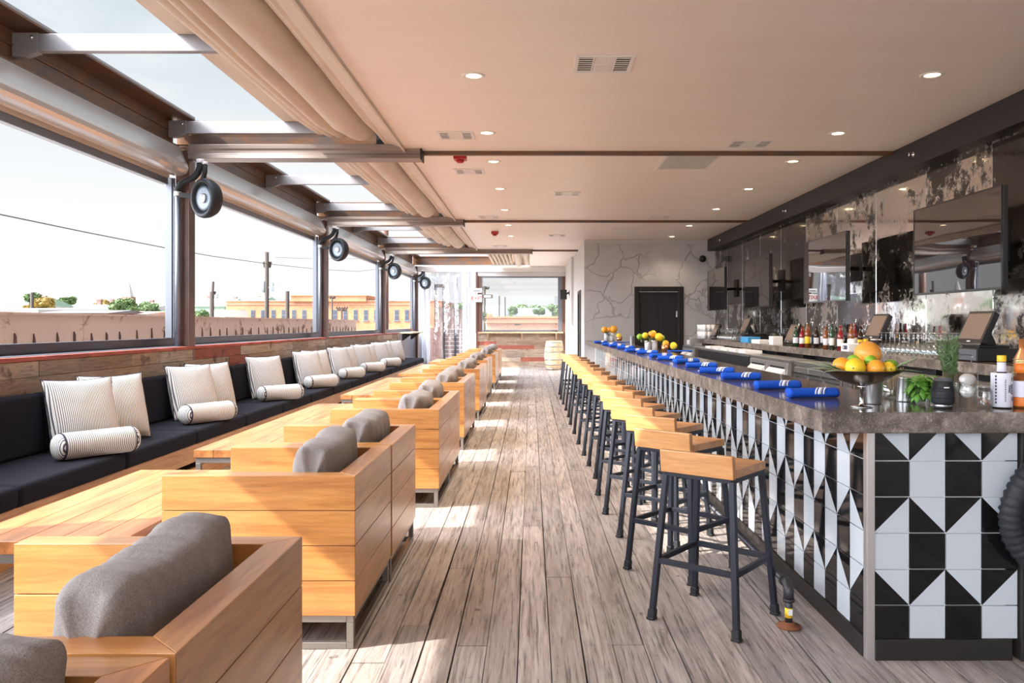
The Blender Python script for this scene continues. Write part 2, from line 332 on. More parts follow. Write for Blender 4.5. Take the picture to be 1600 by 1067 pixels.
# ---------------------------------------------------------------- mesh helper
class MB:
    def __init__(s): s.v = []; s.f = []; s.mi = []; s.col = []; s.sm = []
    def add(s, vs, fs, mi=0, col=None, sm=False):
        o = len(s.v); s.v += [tuple(p) for p in vs]
        for f in fs:
            s.f.append(tuple(i+o for i in f)); s.mi.append(mi); s.col.append(col); s.sm.append(sm)
    def box(s, x0, x1, y0, y1, z0, z1, mi=0, col=None):
        vs = [(x, y, z) for z in (z0, z1) for y in (y0, y1) for x in (x0, x1)]
        s.add(vs, [(0,2,3,1), (4,5,7,6), (0,1,5,4), (2,6,7,3), (0,4,6,2), (1,3,7,5)], mi, col)
    def bar(s, p, q, w, h=None, up=(0,0,1), mi=0):
        h = h or w; p = Vector(p); q = Vector(q); d = (q-p).normalized(); u = Vector(up)
        if abs(d.dot(u)) > .98: u = Vector((0,1,0))
        a = d.cross(u).normalized(); b = a.cross(d).normalized()
        vs = [c + a*(sx*w/2) + b*(sz*h/2) for c in (p, q) for sx, sz in ((-1,-1), (1,-1), (1,1), (-1,1))]
        s.add(vs, [(0,1,2,3), (7,6,5,4), (0,4,5,1), (1,5,6,2), (2,6,7,3), (3,7,4,0)], mi)
    def tube(s, pts, r, n=10, mi=0, closed=False):
        pts = [Vector(p) for p in pts]; rings = []
        k = len(pts); ref = Vector((0,0,1))
        for i, p in enumerate(pts):
            a = pts[(i-1) % k] if (closed or i > 0) else p; b = pts[(i+1) % k] if (closed or i < k-1) else p
            d = (b-a).normalized()
            if abs(d.dot(ref)) > .97: ref = Vector((1,0,0)) if abs(d.x) < .9 else Vector((0,1,0))
            u = (ref - d*ref.dot(d)).normalized(); w = d.cross(u); ref = u
            rr = r[i] if isinstance(r, (list, tuple)) else r
            rings.append([p + u*(rr*math.cos(2*PI*j/n)) + w*(rr*math.sin(2*PI*j/n)) for j in range(n)])
        vs = [v for g in rings for v in g]; fs = []
        for i in range(k if closed else k-1):
            for j in range(n):
                a, b = i*n, ((i+1) % k)*n
                fs.append((a+j, a+(j+1) % n, b+(j+1) % n, b+j))
        s.add(vs, fs, mi, None, True)
        if not closed: s.add([], [])
        if not closed:
            o = len(s.v)-len(vs)
            s.f.append(tuple(o+j for j in reversed(range(n)))); s.mi.append(mi); s.col.append(None); s.sm.append(False)
            s.f.append(tuple(o+(k-1)*n+j for j in range(n))); s.mi.append(mi); s.col.append(None); s.sm.append(False)
    def lathe(s, prof, n=24, c=(0,0,0), mi=0, axis=None, sm=True):
        R = Matrix.Identity(3)
        if axis is not None: R = Vector((0,0,1)).rotation_difference(Vector(axis).normalized()).to_matrix()
        c = Vector(c); vs = []
        for r, z in prof:
            for j in range(n): vs.append(c + R @ Vector((r*math.cos(2*PI*j/n), r*math.sin(2*PI*j/n), z)))
        fs = [(i*n+j, i*n+(j+1) % n, (i+1)*n+(j+1) % n, (i+1)*n+j) for i in range(len(prof)-1) for j in range(n)]
        s.add(vs, fs, mi, None, sm)
        o = len(s.v)-len(vs)
        if prof[0][0] > 1e-4: s.f.append(tuple(o+j for j in reversed(range(n)))); s.mi.append(mi); s.col.append(None); s.sm.append(False)
        if prof[-1][0] > 1e-4: s.f.append(tuple(o+(len(prof)-1)*n+j for j in range(n))); s.mi.append(mi); s.col.append(None); s.sm.append(False)
    def ball(s, c, r, n=16, mi=0, sq=(1,1,1)):
        c = Vector(c); m = n//2; vs = []
        for i in range(m+1):
            a = PI*i/m
            for j in range(n):
                b = 2*PI*j/n; vs.append(c + Vector((r*sq[0]*math.sin(a)*math.cos(b), r*sq[1]*math.sin(a)*math.sin(b), r*sq[2]*math.cos(a))))
        s.add(vs, [(i*n+j, (i+1)*n+j, (i+1)*n+(j+1) % n, i*n+(j+1) % n) for i in range(m) for j in range(n)], mi, None, True)
    def prism(s, prof, y0, y1, axis='Y', mi=0, caps=True, sm=False, closed=True):
        def P(a, b, t): return {'Y': (a, t, b), 'X': (t, a, b), 'Z': (a, b, t)}[axis]
        n = len(prof); vs = [P(a, b, y0) for a, b in prof] + [P(a, b, y1) for a, b in prof]
        fs = [(j, (j+1) % n, n+(j+1) % n, n+j) for j in range(n if closed else n-1)]
        s.add(vs, fs, mi, None, sm)
        if caps and closed:
            o = len(s.v)-2*n
            for t in (tuple(o+j for j in reversed(range(n))), tuple(o+n+j for j in range(n))):
                s.f.append(t); s.mi.append(mi); s.col.append(None); s.sm.append(False)
    def mesh(s, name, mats):
        me = bpy.data.meshes.new(name); me.from_pydata(s.v, [], [f for f in s.f if len(f) > 2])
        mi = [m for m, f in zip(s.mi, s.f) if len(f) > 2]; sm = [m for m, f in zip(s.sm, s.f) if len(f) > 2]
        for m in (mats if isinstance(mats, (list, tuple)) else [mats]): me.materials.append(m)
        me.polygons.foreach_set('material_index', mi); me.polygons.foreach_set('use_smooth', sm)
        if any(c is not None for c in s.col):
            cs = [c for c, f in zip(s.col, s.f) if len(f) > 2]
            at = me.color_attributes.new('Col', 'FLOAT_COLOR', 'CORNER'); buf = []
            for p, c in zip(me.polygons, cs):
                c = c or (.5,.5,.5); buf += [c[0], c[1], c[2], 1.0]*p.loop_total
            at.data.foreach_set('color', buf)
        me.update(); return me
    def build(s, name, mats, parent=None, loc=(0,0,0), rot=(0,0,0), bevel=0, seg=2, fixn=True):
        me = s.mesh(name, mats)
        if fixn:
            import bmesh
            bm = bmesh.new(); bm.from_mesh(me); bmesh.ops.recalc_face_normals(bm, faces=bm.faces); bm.to_mesh(me); bm.free()
        o = bpy.data.objects.new(name, me); COL.objects.link(o)
        if parent is not None: o.parent = parent
        o.location = loc; o.rotation_euler = rot
        if bevel:
            b = o.modifiers.new('bevel', 'BEVEL'); b.width = bevel; b.segments = seg; b.limit_method = 'ANGLE'; b.angle_limit = .6
        return o

def tag(o, label=None, cat=None, group=None, kind=None):
    if label: o['label'] = label
    if cat: o['category'] = cat
    if group: o['group'] = group
    if kind: o['kind'] = kind
    return o
def thing(name, label, cat, loc=(0,0,0), rz=0, group=None):
    o = bpy.data.objects.new(name, None); o.empty_display_size = .05; COL.objects.link(o)
    o.location = loc; o.rotation_euler = (0, 0, rz)
    return tag(o, label, cat, group)
def struct(o, label=None, cat=None):
    o['kind'] = 'structure'
    if label: tag(o, label, cat)
    return o
def dup(root, loc=None, rz=None, label=None, group=None):
    kids = {}
    for q in COL.objects:
        if q.parent is not None: kids.setdefault(q.parent.name, []).append(q)
    def cp(o, par):
        c = o.copy(); COL.objects.link(c)
        if par is not None: c.parent = par
        for ch in kids.get(o.name, []): cp(ch, c)
        return c
    r = cp(root, None)
    if loc is not None: r.location = loc
    if rz is not None: r.rotation_euler = (0, 0, rz)
    if label: r['label'] = label
    if group: r['group'] = group
    return r
def text(name, body, size, mat, parent, loc, rot, ext=.0008):
    cu = bpy.data.curves.new(name, 'FONT'); cu.body = body; cu.size = size; cu.align_x = 'CENTER'; cu.align_y = 'CENTER'; cu.extrude = ext; cu.offset = size*.02
    t = bpy.data.objects.new(name, cu); COL.objects.link(t)
    dg = bpy.context.evaluated_depsgraph_get(); me = bpy.data.meshes.new_from_object(t.evaluated_get(dg)); me.name = name
    bpy.data.objects.remove(t); me.materials.clear(); me.materials.append(mat)
    o = bpy.data.objects.new(name, me); COL.objects.link(o); o.parent = parent; o.location = loc; o.rotation_euler = rot
    return o
# ================================================================ the room
ZC = 3.252; XW = -3.64; XR = 4.05; YF = 26.0; YD = 17.76; XS = 1.17
COLS = [2.88, 8.68, 14.45, 20.2, 26.0]
# floor: deck boards with gaps
mb = MB(); x = -3.62; rnd = random.Random(3)
while x < 4.05:
    w = .137 + rnd.uniform(-.004, .004); y = -12.0 - rnd.uniform(0, 3.6)
    while y < 26.0:
        L = rnd.choice([2.4, 3.0, 3.6, 3.6, 4.2]); y1 = min(y+L, 26.0)
        v = rnd.uniform(.78, 1.12); t = rnd.uniform(-.04, .06)
        c = (v*(1+t*.5), v, v*(1-t*.4)); g0 = rnd.uniform(.0006, .002); g1 = rnd.choice([.001, .0015, .002, .005, .012]); g2 = rnd.choice([0, .001, .004])
        z0 = rnd.uniform(-.002, .002)
        vs = [(x+g0, y+.002, -.03), (x+w-g1, y+.002, -.03), (x+w-g2-.002, y1-.002, -.03), (x+g0, y1-.002, -.03),
              (x+g0, y+.002, z0), (x+w-g1, y+.002, z0), (x+w-g2-.002, y1-.002, z0), (x+g0, y1-.002, z0)]
        mb.add(vs, [(4,5,6,7), (0,1,5,4), (1,2,6,5), (2,3,7,6), (3,0,4,7)], 0, c)
        y = y1
    x += w
mb.box(-3.7, 4.1, -16, 26.1, -.12, -.032, 1)
struct(mb.build('floor', [M['floor'], M['black']], bevel=.0015, seg=1))

# left wall of reclaimed boards
PAL = [(.30,.21,.15), (.36,.27,.20), (.25,.17,.12), (.42,.33,.26), (.33,.25,.19), (.28,.22,.17), (.45,.36,.28)]
def plank_wall(name, axis, a0, a1, z0, z1, face, back, seed, topred=True, red=.12):
    mb = MB(); r = random.Random(seed); z = z1; row = 0
    while z > z0+.02:
        h = [.035, .115, .125, .13, .12][row] if (row < 5 and topred) else .13
        h = min(h, z-z0); a = a0 - r.uniform(0, 1.2)
        while a < a1:
            L = r.uniform(.5, 1.7); b = min(a+L, a1); aa = max(a, a0)
            if b > aa:
                c = (.42,.10,.07) if (row == 0 and topred) else ((.30,.085,.055) if r.random() < red else r.choice(PAL))
                v = r.uniform(.85, 1.2); c = tuple(q*v for q in c); d = r.uniform(0, .008)
                if axis == 'Y': mb.box(min(back, face+d*(1 if face > back else -1)), max(back, face+d*(1 if face > back else -1)), aa+.002, b-.002, z-h+.003, z, 0, c)
                else: mb.box(aa+.002, b-.002, face-d, back, z-h+.003, z, 0, c)
            a = b
        z -= h; row += 1
    return struct(mb.build(name, M['planks'], bevel=.002, seg=1))
plank_wall('wall_left', 'Y', -3.0, 22.2, 0, 1.16, -3.648, -3.70, 5)
plank_wall('wall_far', 'X', -1.75, 1.03, 0, 1.10, YF, YF+.06, 9, False)
mb = MB(); mb.box(-3.93, -3.70, -3, 26, 1.09, 1.165); mb.box(-3.93, -3.90, -3, 26, 1.165, 1.25); mb.box(-3.93, -3.86, -3, 26, 1.24, 1.25)
struct(mb.build('trim_1', M['sill'], bevel=.004))
mb = MB(); mb.box(-4.0, -3.71, -3, 26, -.1, 1.09); struct(mb.build('wall_left_outer', M['sill']))

# right mirror wall, door wall, side wall, soffit
mb = MB(); mb.box(XR, XR+.1, -3, YD, 0, 3.0); struct(mb.build('wall_right', M['mirror']))
mb = MB()
for k in range(-2, 15):
    yy = -.12 + 1.2*k
    mb.box(XR-.004, XR, yy-.003, yy+.003, 1.1, 3.0)
mb.box(XR-.004, XR, -3, YD, 1.777, 1.783)
struct(mb.build('trim_2', M['chrome']))
mb = MB()
mb.box(3.88, XR+.1, -3, YD-.001, 3.0, ZC-.001); struct(mb.build('trim_3', M['black_wood'], bevel=.004))
mb = MB()
dx0, dx1, dzt = 2.27, 3.35, 2.22
mb.box(XS, dx0, YD, YD+.15, 0, ZC-.001); mb.box(dx1, XR+.1, YD, YD+.15, 0, ZC-.001); mb.box(dx0, dx1, YD, YD+.15, dzt, ZC-.001)
struct(mb.build('wall_back', M['plaster']))
mb = MB(); mb.box(XS, 3.88, YD-.015, YD, 3.17, ZC-.002); struct(mb.build('trim_4', M['drywhite'], bevel=.004))
mb = MB()
mb.box(XS, XS+.15, YD+.15, 19.0, 0, ZC-.001); mb.box(XS, XS+.15, 20.0, YF+.2, 0, ZC-.001); mb.box(XS, XS+.15, 19.0, 20.0, 2.15, ZC-.001)
mb.box(XS-.07, XS, 22.2, YF, 0, ZC-.001)
struct(mb.build('wall_side', M['drywhite']))
mb = MB(); mb.box(XS-.02, XS+.005, 18.95, 19.02, 0, 2.2); mb.box(XS-.02, XS+.005, 19.98, 20.05, 0, 2.2); mb.box(XS-.02, XS+.005, 19.02, 19.98, 2.13, 2.2)
struct(mb.build('trim_5', M['black_wood'], bevel=.003))
d = struct(MB.build((lambda m: (m.box(XS+.03, XS+.07, 19.02, 19.98, .01, 2.13), m)[1])(MB()), 'door_2', M['black'], bevel=.003), 'narrow black door in the pale side wall near the barrel', 'door')
m2 = MB()
for z in (.9, 1.2, 1.75): m2.box(XS+.005, XS+.03, 19.04, 19.10, z-.05, z+.05)
m2.build('hinge', M['chrome'], d)
# double door
d = thing('door_1', 'black double door in the grey plaster wall behind the bar', 'door', (0, 0, 0)); d['kind'] = 'structure'
mb = MB(); mb.box(dx0-.0, dx0+.11, YD-.03, YD+.1, 0, dzt); mb.box(dx1-.11, dx1, YD-.03, YD+.1, 0, dzt); mb.box(dx0+.11, dx1-.11, YD-.03, YD+.1, dzt-.11, dzt)
mb.build('door_frame', M['black_wood'], d, bevel=.006)
xm = (dx0+dx1)/2
for a, b in ((dx0+.115, xm-.01), (xm+.01, dx1-.115)):
    mb = MB(); mb.box(a, b, YD+.02, YD+.07, .01, dzt-.115); l = mb.build('door_leaf', M['black'], d, bevel=.004)
    m2 = MB(); m2.box(b-.05, b-.02, YD-.01, YD+.02, 1.55, 1.68) if a > xm-.1 else m2.box(a+.02, a+.05, YD-.01, YD+.02, 1.0, 1.12)
    m2.build('hinge', M['chrome'], l)
mb = MB(); mb.box(xm-.01, xm+.01, YD+.05, YD+.08, .01, dzt-.11); mb.build('meeting_strip', M['black_gloss'], d)

# ceiling with dark strips
mb = MB(); mb.box(-1.35, XR+.1, -7, 20.25, ZC, ZC+.12); mb.box(-.05, XR+.1, 20.25, YF+.2, ZC, ZC+.12)
struct(mb.build('ceiling', M['ceiling']))
n = 6
for i, y in enumerate(COLS):
    if y < 3: continue
    mb = MB(); mb.box(-1.2, 3.88 if y < 20 else XS, y-.03, y+.03, ZC-.04, ZC-.0005)
    struct(mb.build('trim_%d' % n, M['rust_beam'], bevel=.003)); n += 1
mb = MB(); mb.box(-1.35, -1.33, -3, 20.2, ZC-.035, ZC+.12); struct(mb.build('trim_%d' % n, M['canvas'])); n += 1
# closed canopy over the bay nearest the camera (behind the view) so the shade lies as in the photo
mb = MB(); mb.box(-3.95, -1.35, -3, 3.45, ZC+.14, ZC+.17); struct(mb.build('ceiling_canopy', M['canvas']))

# ---------------- steel columns with conduits and screen guides
def column(y, label, pipe=True, first=True):
    t = thing('steel_column', label, 'column', (0, y, 0), 0, 'steel columns along the open side')
    mb = MB()
    mb.box(-3.76, -3.665, -.075, -.065, .0, ZC); mb.box(-3.76, -3.665, .065, .075, 0, ZC); mb.box(-3.72, -3.71, -.065, .065, 0, ZC)
    mb.box(-3.665, -3.646, -.075, .075, 0, ZC-.1); mb.box(-3.79, -3.76, -.075, .075, 0, ZC-.1)
    mb.build('post', M['rust_col'], t, bevel=.003)
    for s in (-1, 1):
        mb = MB(); y0 = s*.08; y1 = s*.125
        mb.box(-3.88, -3.81, min(y0, y1), max(y0, y1), 1.251, 2.95)
        mb.box(-3.81, -3.79, min(y0, y0+s*.03), max(y0, y0+s*.03), 1.251, 2.95)
        mb.build('screen_guide', M['alu_grey'], t, bevel=.003)
    mb = MB(); mb.tube([(-3.745, -.13, 1.166), (-3.745, -.13, 2.78)], .030, 14); mb.build('conduit', M['alu_grey'], t)
    mb = MB(); mb.tube([(-3.745, -.13, 2.78), (-3.745, -.13, 2.83), (-3.70, -.14, 2.89), (-3.62, -.15, 2.92), (-3.55, -.17, 2.95), (-3.5, -.2, 2.99), (-3.47, -.22, 3.05), (-3.47, -.22, 3.10)], .034, 12)
    mb.tube([(-3.42, -.22, 3.08), (-3.42, -.22, 3.0), (-3.44, -.2, 2.94), (-3.49, -.15, 2.90), (-3.55, -.12, 2.86)], .026, 10)
    mb.build('hose_elbow', M['rubber'], t)
    mb = MB(); mb.tube([(-3.745, -.13, 2.755), (-3.745, -.13, 2.80)], .036, 14); mb.tube([(-3.47, -.22, 3.085), (-3.47, -.22, 3.125)], .038, 14); mb.tube([(-3.42, -.22, 3.07), (-3.42, -.22, 3.10)], .03, 14)
    mb.build('collar', M['whiteplastic'], t)
    return t
names = ['steel column beside the table nearest the camera', 'large red-brown steel column nearest the camera on the open side', 'second red-brown steel column along the bench, below the second speaker',
         'third red-brown steel column along the bench, below the third speaker', 'last steel column at the far corner beside the clear curtain']
for y, nm in zip(COLS, names): column(y, nm)

# ---------------- round speakers
def speaker(x, y, z, yaw, label):
    t = thing('round_speaker', label, 'speaker', (x, y, z), 0, 'round speakers on the steel columns')
    ax = Vector((math.sin(yaw), -math.cos(yaw), -.05)).normalized()
    mb = MB(); mb.lathe([(.0, -.15), (.06, -.15), (.12, -.135), (.17, -.10), (.198, -.05), (.206, 0), (.200, .03), (.185, .045), (.168, .04), (.157, .02), (.157, -.014), (0, -.014)], 40, axis=ax)
    mb.build('housing', M['rubber'], t)
    mb = MB(); mb.lathe([(.0, .012), (.08, .01), (.10, .014), (.128, .014), (.129, -.012), (0, -.012)], 40, axis=ax); mb.build('speaker_grille', M['grille'], t)
    mb = MB(); mb.lathe([(0, .04), (.022, .036), (.03, .03), (.045, .03), (.05, .022), (.05, .01), (0, .01)], 24, axis=ax); mb.build('tweeter', M['alu'], t)
    mb = MB(); mb.bar(Vector((0,0,0)) - ax*.14, Vector((-3.68-x, .1, .05)), .05, .05); mb.build('bracket', M['black'], t)
    return t
sl = ['dark round speaker on the steel column nearest the camera', 'dark round speaker on the second steel column', 'dark round speaker on the third steel column', 'dark round speaker on the far corner column by the clear curtain']
for y, nm in zip(COLS[1:], sl): speaker(-3.38, y-.33, 2.70, -.62, nm)

# ---------------- roof steel on the open side
def along(name, prof, y0, y1, mat, parent, bevel=0, sm=False):
    mb = MB(); mb.prism(prof, y0, y1, 'Y', sm=sm); return mb.build(name, mat, parent, bevel=bevel)
bay_names = ['nearest bay above the camera', 'second bay', 'third bay', 'fourth bay', 'far bay']
edges = [-3.0] + COLS
for i in range(0, 5):
    y0, y1 = (COLS[i-1]+.05 if i else -2.9), COLS[i]-.08
    word = ['overhead', 'nearest', 'second', 'third', 'far'][i]
    t = thing('roof_edge_beam', 'long rusty steel roof beam over the open side, %s bay' % word, 'beam', (0, 0, 0), 0, 'roof beams over the open side')
    mb = MB(); mb.box(-3.83, -3.815, y0, y1, 3.30, 3.56); mb.box(-3.95, -3.58, y0, y1, 3.56, 3.575); mb.box(-3.90, -3.75, y0, y1, 3.285, 3.30); mb.box(-3.813, -3.80, y0, y1, 3.44, 3.455)
    mb.build('web', M['rust_beam'], t, bevel=.003)
    mb = MB(); mb.box(-3.95, -3.58, y0, y1, 3.576, 3.60); mb.build('flange_cap', M['purlin'], t, bevel=.003)
    # roller screen housing
    t = thing('roller_screen_box', 'pale rounded roller screen box under the edge beam, %s bay' % word, 'screen box', (0, 0, 0), 0, 'roller screen boxes over the windows')
    pr = [(-3.74, 3.28), (-3.66, 3.10)]
    pr += [(-3.735+.085*math.cos(a), 3.06+.085*math.sin(a)) for a in [math.radians(q) for q in (25, 0, -25, -50, -75, -95)]]
    pr += [(-3.80, 2.975), (-3.80, 3.0), (-3.90, 3.0), (-3.90, 3.28)]
    along('housing', pr, y0, y1, M['housing'], t)
    mb = MB(); mb.box(-3.87, -3.82, y0+.1, y1-.08, 2.94, 3.0); mb.tube([(-3.78, y0+.1, 2.985), (-3.78, y1-.08, 2.985)], .022, 10); mb.build('fabric_roll', M['canvas'], t)
    mb = MB(); mb.box(-3.90, -3.83, y0+.1, y1-.08, 2.87, 2.94); mb.build('hem_bar', M['alu_grey'], t, bevel=.006)
# cross beams, tracks and purlins
wd = {8.68: 'nearest', 14.45: 'second', 20.2: 'third', 26.0: 'far'}
for y in COLS[1:]:
    xe = {8.68: -1.17, 14.45: -1.2, 20.2: 0.02, 26.0: -.02}[y]
    t = thing('cross_beam', 'rusty steel cross beam under the open roof, %s column line' % wd[y], 'beam', (0, y, 0), 0, 'cross beams of the open roof')
    mb = MB(); x1 = -1.36 if y < 20 else xe
    mb.box(-3.81, x1, -.006, .006, 3.31, 3.56); mb.box(-3.81, x1, -.07, .07, 3.30, 3.315); mb.box(-3.81, x1, -.07, .07, 3.555, 3.57)
    mb.build('web', M['rust_beam'], t, bevel=.002)
    if y < 25:
        t = thing('canopy_track', 'taupe aluminium canopy track hung under the %s cross beam' % wd[y], 'track', (0, y, 0), 0, 'canopy tracks across the open side')
        mb = MB(); mb.prism([(-.17, 3.145), (-.162, 3.185), (-.150, 3.20), (-.150, 3.235), (-.165, 3.25), (-.17, 3.295), (.05, 3.295), (.05, 3.145)], -3.62, xe, 'X')
        mb.build('profile', M['taupe'], t, bevel=.004)
        mb = MB(); mb.box(xe, xe+.012, -.175, .055, 3.135, 3.30); mb.build('end_cap', M['black_wood'], t, bevel=.002)
    else:
        t = thing('header_beam', 'pale header beam above the far opening', 'beam', (0, y, 0))
        mb = MB(); mb.box(-3.65, XS, -.1, .06, 3.06, 3.25); mb.build('fascia', M['housing'], t, bevel=.01)
        mb = MB(); mb.box(-1.7, XS-.08, -.06, .0, 2.93, 3.06); mb.build('screen_cassette', M['alu'], t, bevel=.01)
pl = [(3.1, 'a'), (5.95, 'b'), (8.50, 'c'), (11.6, 'd'), (14.28, 'e'), (17.3, 'f'), (20.03, 'g'), (23.1, 'h')]
pn = {5.95: 'grey steel purlin crossing the nearest skylight halfway', 8.50: 'grey steel purlin just before the nearest cross beam', 11.6: 'grey steel purlin crossing the second skylight halfway',
      14.28: 'grey steel purlin just before the second cross beam', 17.3: 'grey steel purlin crossing the third skylight halfway', 20.03: 'grey steel purlin just before the third cross beam', 23.1: 'grey steel purlin crossing the far skylight halfway'}
for y, _ in pl:
    if y not in pn: continue
    t = thing('roof_purlin', pn[y], 'purlin', (0, y, 0), 0, 'purlins of the open roof')
    mb = MB(); mb.box(-3.62, -1.36 if y < 20 else -.06, -.03, .03, 3.40, 3.53); mb.build('rail', M['purlin'], t, bevel=.004)
    mb = MB(); mb.prism([(-3.81, 3.36), (-3.72, 3.36), (-3.62, 3.395), (-3.62, 3.535), (-3.81, 3.535)], -.032, .032, 'Y'); mb.build('end_bracket', M['purlin'], t, bevel=.003)
    mb = MB(); mb.lathe([(0, 0), (.012, 0), (.012, .01), (0, .014)], 12, c=(-3.66, -.032, 3.50), axis=(0,-1,0)); mb.build('bolt', M['chrome'], t)

# ---------------- folded retractable canopies
def canopy(y0, y1, rolls, label, flat=True, seed=1):
    t = thing('folded_canopy', label, 'canopy', (0, (y0+y1)/2, 0), 0, 'folded beige canopies beside the ceiling')
    L = (y1-y0)/2; r = random.Random(seed)
    for xa, xb, drop, top in rolls:
        mb = MB(); n = 24; m = 14; vs = []
        ph = r.uniform(0, 6)
        for i in range(m+1):
            yy = -L + 2*L*i/m; e = 1 - .35*max(0, (abs(yy)-(L-.1))/.1)
            for j in range(n+1):
                u = j/n; a = PI*u; xx = xa + (xb-xa)*(.5-.5*math.cos(a))
                zz = top - (top-drop)*(math.sin(a)**.6)*e + .006*math.sin(yy*1.3+ph+j*.2)
                vs.append((xx + .005*math.sin(yy*2+ph), yy, zz))
        fs = [(i*(n+1)+j, i*(n+1)+j+1, (i+1)*(n+1)+j+1, (i+1)*(n+1)+j) for i in range(m) for j in range(n)]
        vs2 = [(x, y, z+.004) for x, y, z in vs]; 
        mb.add(vs, fs, 0, None, True)
        # closed ends and top
        for i in (0, m):
            ring = [vs[i*(n+1)+j] for j in range(n+1)]; mb.add(ring, [tuple(range(n+1))], 0)
        mb.add([(xa, -L, top), (xb, -L, top), (xb, L, top), (xa, L, top)], [(0,1,2,3)], 0)
        mb.build('canvas_fold', M['canvas'], t, fixn=False)
    return t
rolls = [(-2.30, -2.14, 3.34, 3.50), (-2.19, -2.05, 3.30, 3.48), (-2.10, -1.93, 3.27, 3.50), (-1.955, -1.625, 3.23, 3.52), (-1.62, -1.50, 3.31, 3.46)]
canopy(-2.9, 8.50, rolls, 'folded beige canopy rolls beside the ceiling, bay nearest the camera', seed=1)
canopy(8.75, 14.27, rolls, 'folded beige canopy rolls beside the ceiling, second bay', seed=2)
canopy(14.5, 20.0, rolls, 'folded beige canopy rolls beside the ceiling, third bay', seed=3)
fr = [(-1.20+.11*k, -1.10+.11*k, 3.22, 3.42) for k in range(6)] + [(-.52, -.28, 3.20, 3.44), (-.25, -.05, 3.25, 3.42)]
canopy(20.4, 25.8, fr, 'narrow pleated beige canopy folds in the far bay', seed=4)
for y0, y1 in ((-2.9, 8.6), (8.76, 14.4), (14.5, 20.1)):
    mb = MB(); mb.prism([(-1.50, 3.30), (-1.353, 3.255), (-1.353, 3.44), (-1.62, 3.50), (-1.55, 3.36)], y0, y1, 'Y')
    mb.prism([(-1.56, 3.315), (-1.53, 3.295), (-1.50, 3.30), (-1.52, 3.34)], y0, y1, 'Y')
    struct(mb.build('trim_%d' % n, M['canvas'])); n += 1
for y in (8.62, 14.42, 20.15):
    mb = MB(); mb.box(-1.65, -1.34, y-.02, y+.05, 3.27, 3.56); struct(mb.build('trim_%d' % n, M['black_wood'])); n += 1

for y0, y1 in ((3.45, 8.50), (8.75, 14.27), (14.5, 20.0)):  # unseen flat canvas strips added above the rolls to shade the stool backs
    mb = MB(); mb.box(-2.60, -1.36, y0, y1, 3.525, 3.54); struct(mb.build('trim_%d' % n, M['canvas'])); n += 1
# ---------------- ceiling fittings
def downlight(x, y, label, group):
    t = thing('recessed_downlight', label, 'ceiling light', (x, y, ZC), 0, group)
    mb = MB(); mb.lathe([(.055, 0), (.058, -.006), (.078, -.008), (.086, -.003), (.087, 0)], 28); mb.build('trim_ring', M['offwhite'], t)
    mb = MB(); mb.lathe([(0, -.004), (.04, -.0035), (.057, -.002)], 24); mb.build('lens', M['lamp'], t)
    return t
DL = []
for i, y in enumerate([6.02, 7.82, 9.2, 11.05, 13.1, 15.1, 17.0]):
    DL.append(downlight(-.43, y, '%s recessed downlight from the camera in the row above the aisle' % ORD[i], 'downlights above the aisle'))
for i, y in enumerate([6.0, 7.84, 9.19, 11.07, 13.0, 15.2, 17.1]):
    DL.append(downlight(2.98, y, '%s recessed downlight from the camera in the row over the bar' % ORD[i], 'downlights over the bar'))
for o in DL:
    l = bpy.data.lights.new('downlight_beam', 'SPOT'); l.energy = 75 if o.location.y < 16 else 14; l.color = (1, .80, .58); l.spot_size = 2.2; l.spot_blend = .6; l.shadow_soft_size = .05
    lo = bpy.data.objects.new('downlight_beam', l); COL.objects.link(lo); lo.location = (o.location.x, o.location.y, ZC-.02)

def vent(x, y, w, d, label, kind='supply'):
    t = thing('ceiling_vent', label, 'air vent', (x, y, ZC), 0, 'white air vents in the ceiling')
    mb = MB(); f = .03
    mb.box(-w/2, w/2, -d/2, -d/2+f, -.008, -.0005); mb.box(-w/2, w/2, d/2-f, d/2, -.008, -.0005)
    mb.box(-w/2, -w/2+f, -d/2+f, d/2-f, -.008, -.0005); mb.box(w/2-f, w/2, -d/2+f, d/2-f, -.008, -.0005)
    if kind == 'supply':
        for q in (-.18, .18): mb.box(q*w-.006, q*w+.006, -d/2+f, d/2-f, -.008, -.0005)
        mb.box(-w/2+f, w/2-f, -.006, .006, -.008, -.0005)
    mb.build('frame', M['offwhite'], t, bevel=.002, seg=1)
    mb = MB(); mb.box(-w/2+f, w/2-f, -d/2+f, d/2-f, -.0015, -.0005); mb.build('duct_backing', M['shadow'] if kind != 'panel' else M['offwhite'], t)  # thin backing sheet; vents get duct shade painted as a dark colour
    mb = MB()
    if kind == 'supply':
        k = 7
        for i in range(k):
            yy = -d/2+f+(i+.5)*(d-2*f)/k
            for a, b in ((-w/2+f, -.18*w-.006), (.18*w+.006, w/2-f)): mb.bar((a, yy, -.006), (b, yy, -.006), .012, .003)
        for i in range(9):
            xx = -.18*w+.008+(i+.5)*(.36*w-.016)/9; mb.bar((xx, -d/2+f, -.006), (xx, d/2-f, -.006), .014, .003)
    elif kind == 'return':
        k = 26
        for i in range(k):
            xx = -w/2+f+(i+.5)*(w-2*f)/k; mb.bar((xx, -d/2+f, -.005), (xx, d/2-f, -.005), (w-2*f)/k*.55, .004)
    if kind != 'panel': mb.build('louver', M['offwhite'], t)
    return t
vent(.515, 5.75, .42, .38, 'large white vent in the ceiling nearest the camera')
vent(-.74, 7.93, .36, .34, 'white vent on the left of the ceiling before the first dark strip')
vent(-.75, 9.8, .36, .34, 'white vent behind the first red alarm')
vent(.51, 11.47, .38, .34, 'white vent in the middle of the second ceiling bay')
vent(-.73, 14.0, .36, .34, 'white vent on the left, just before the second dark strip')
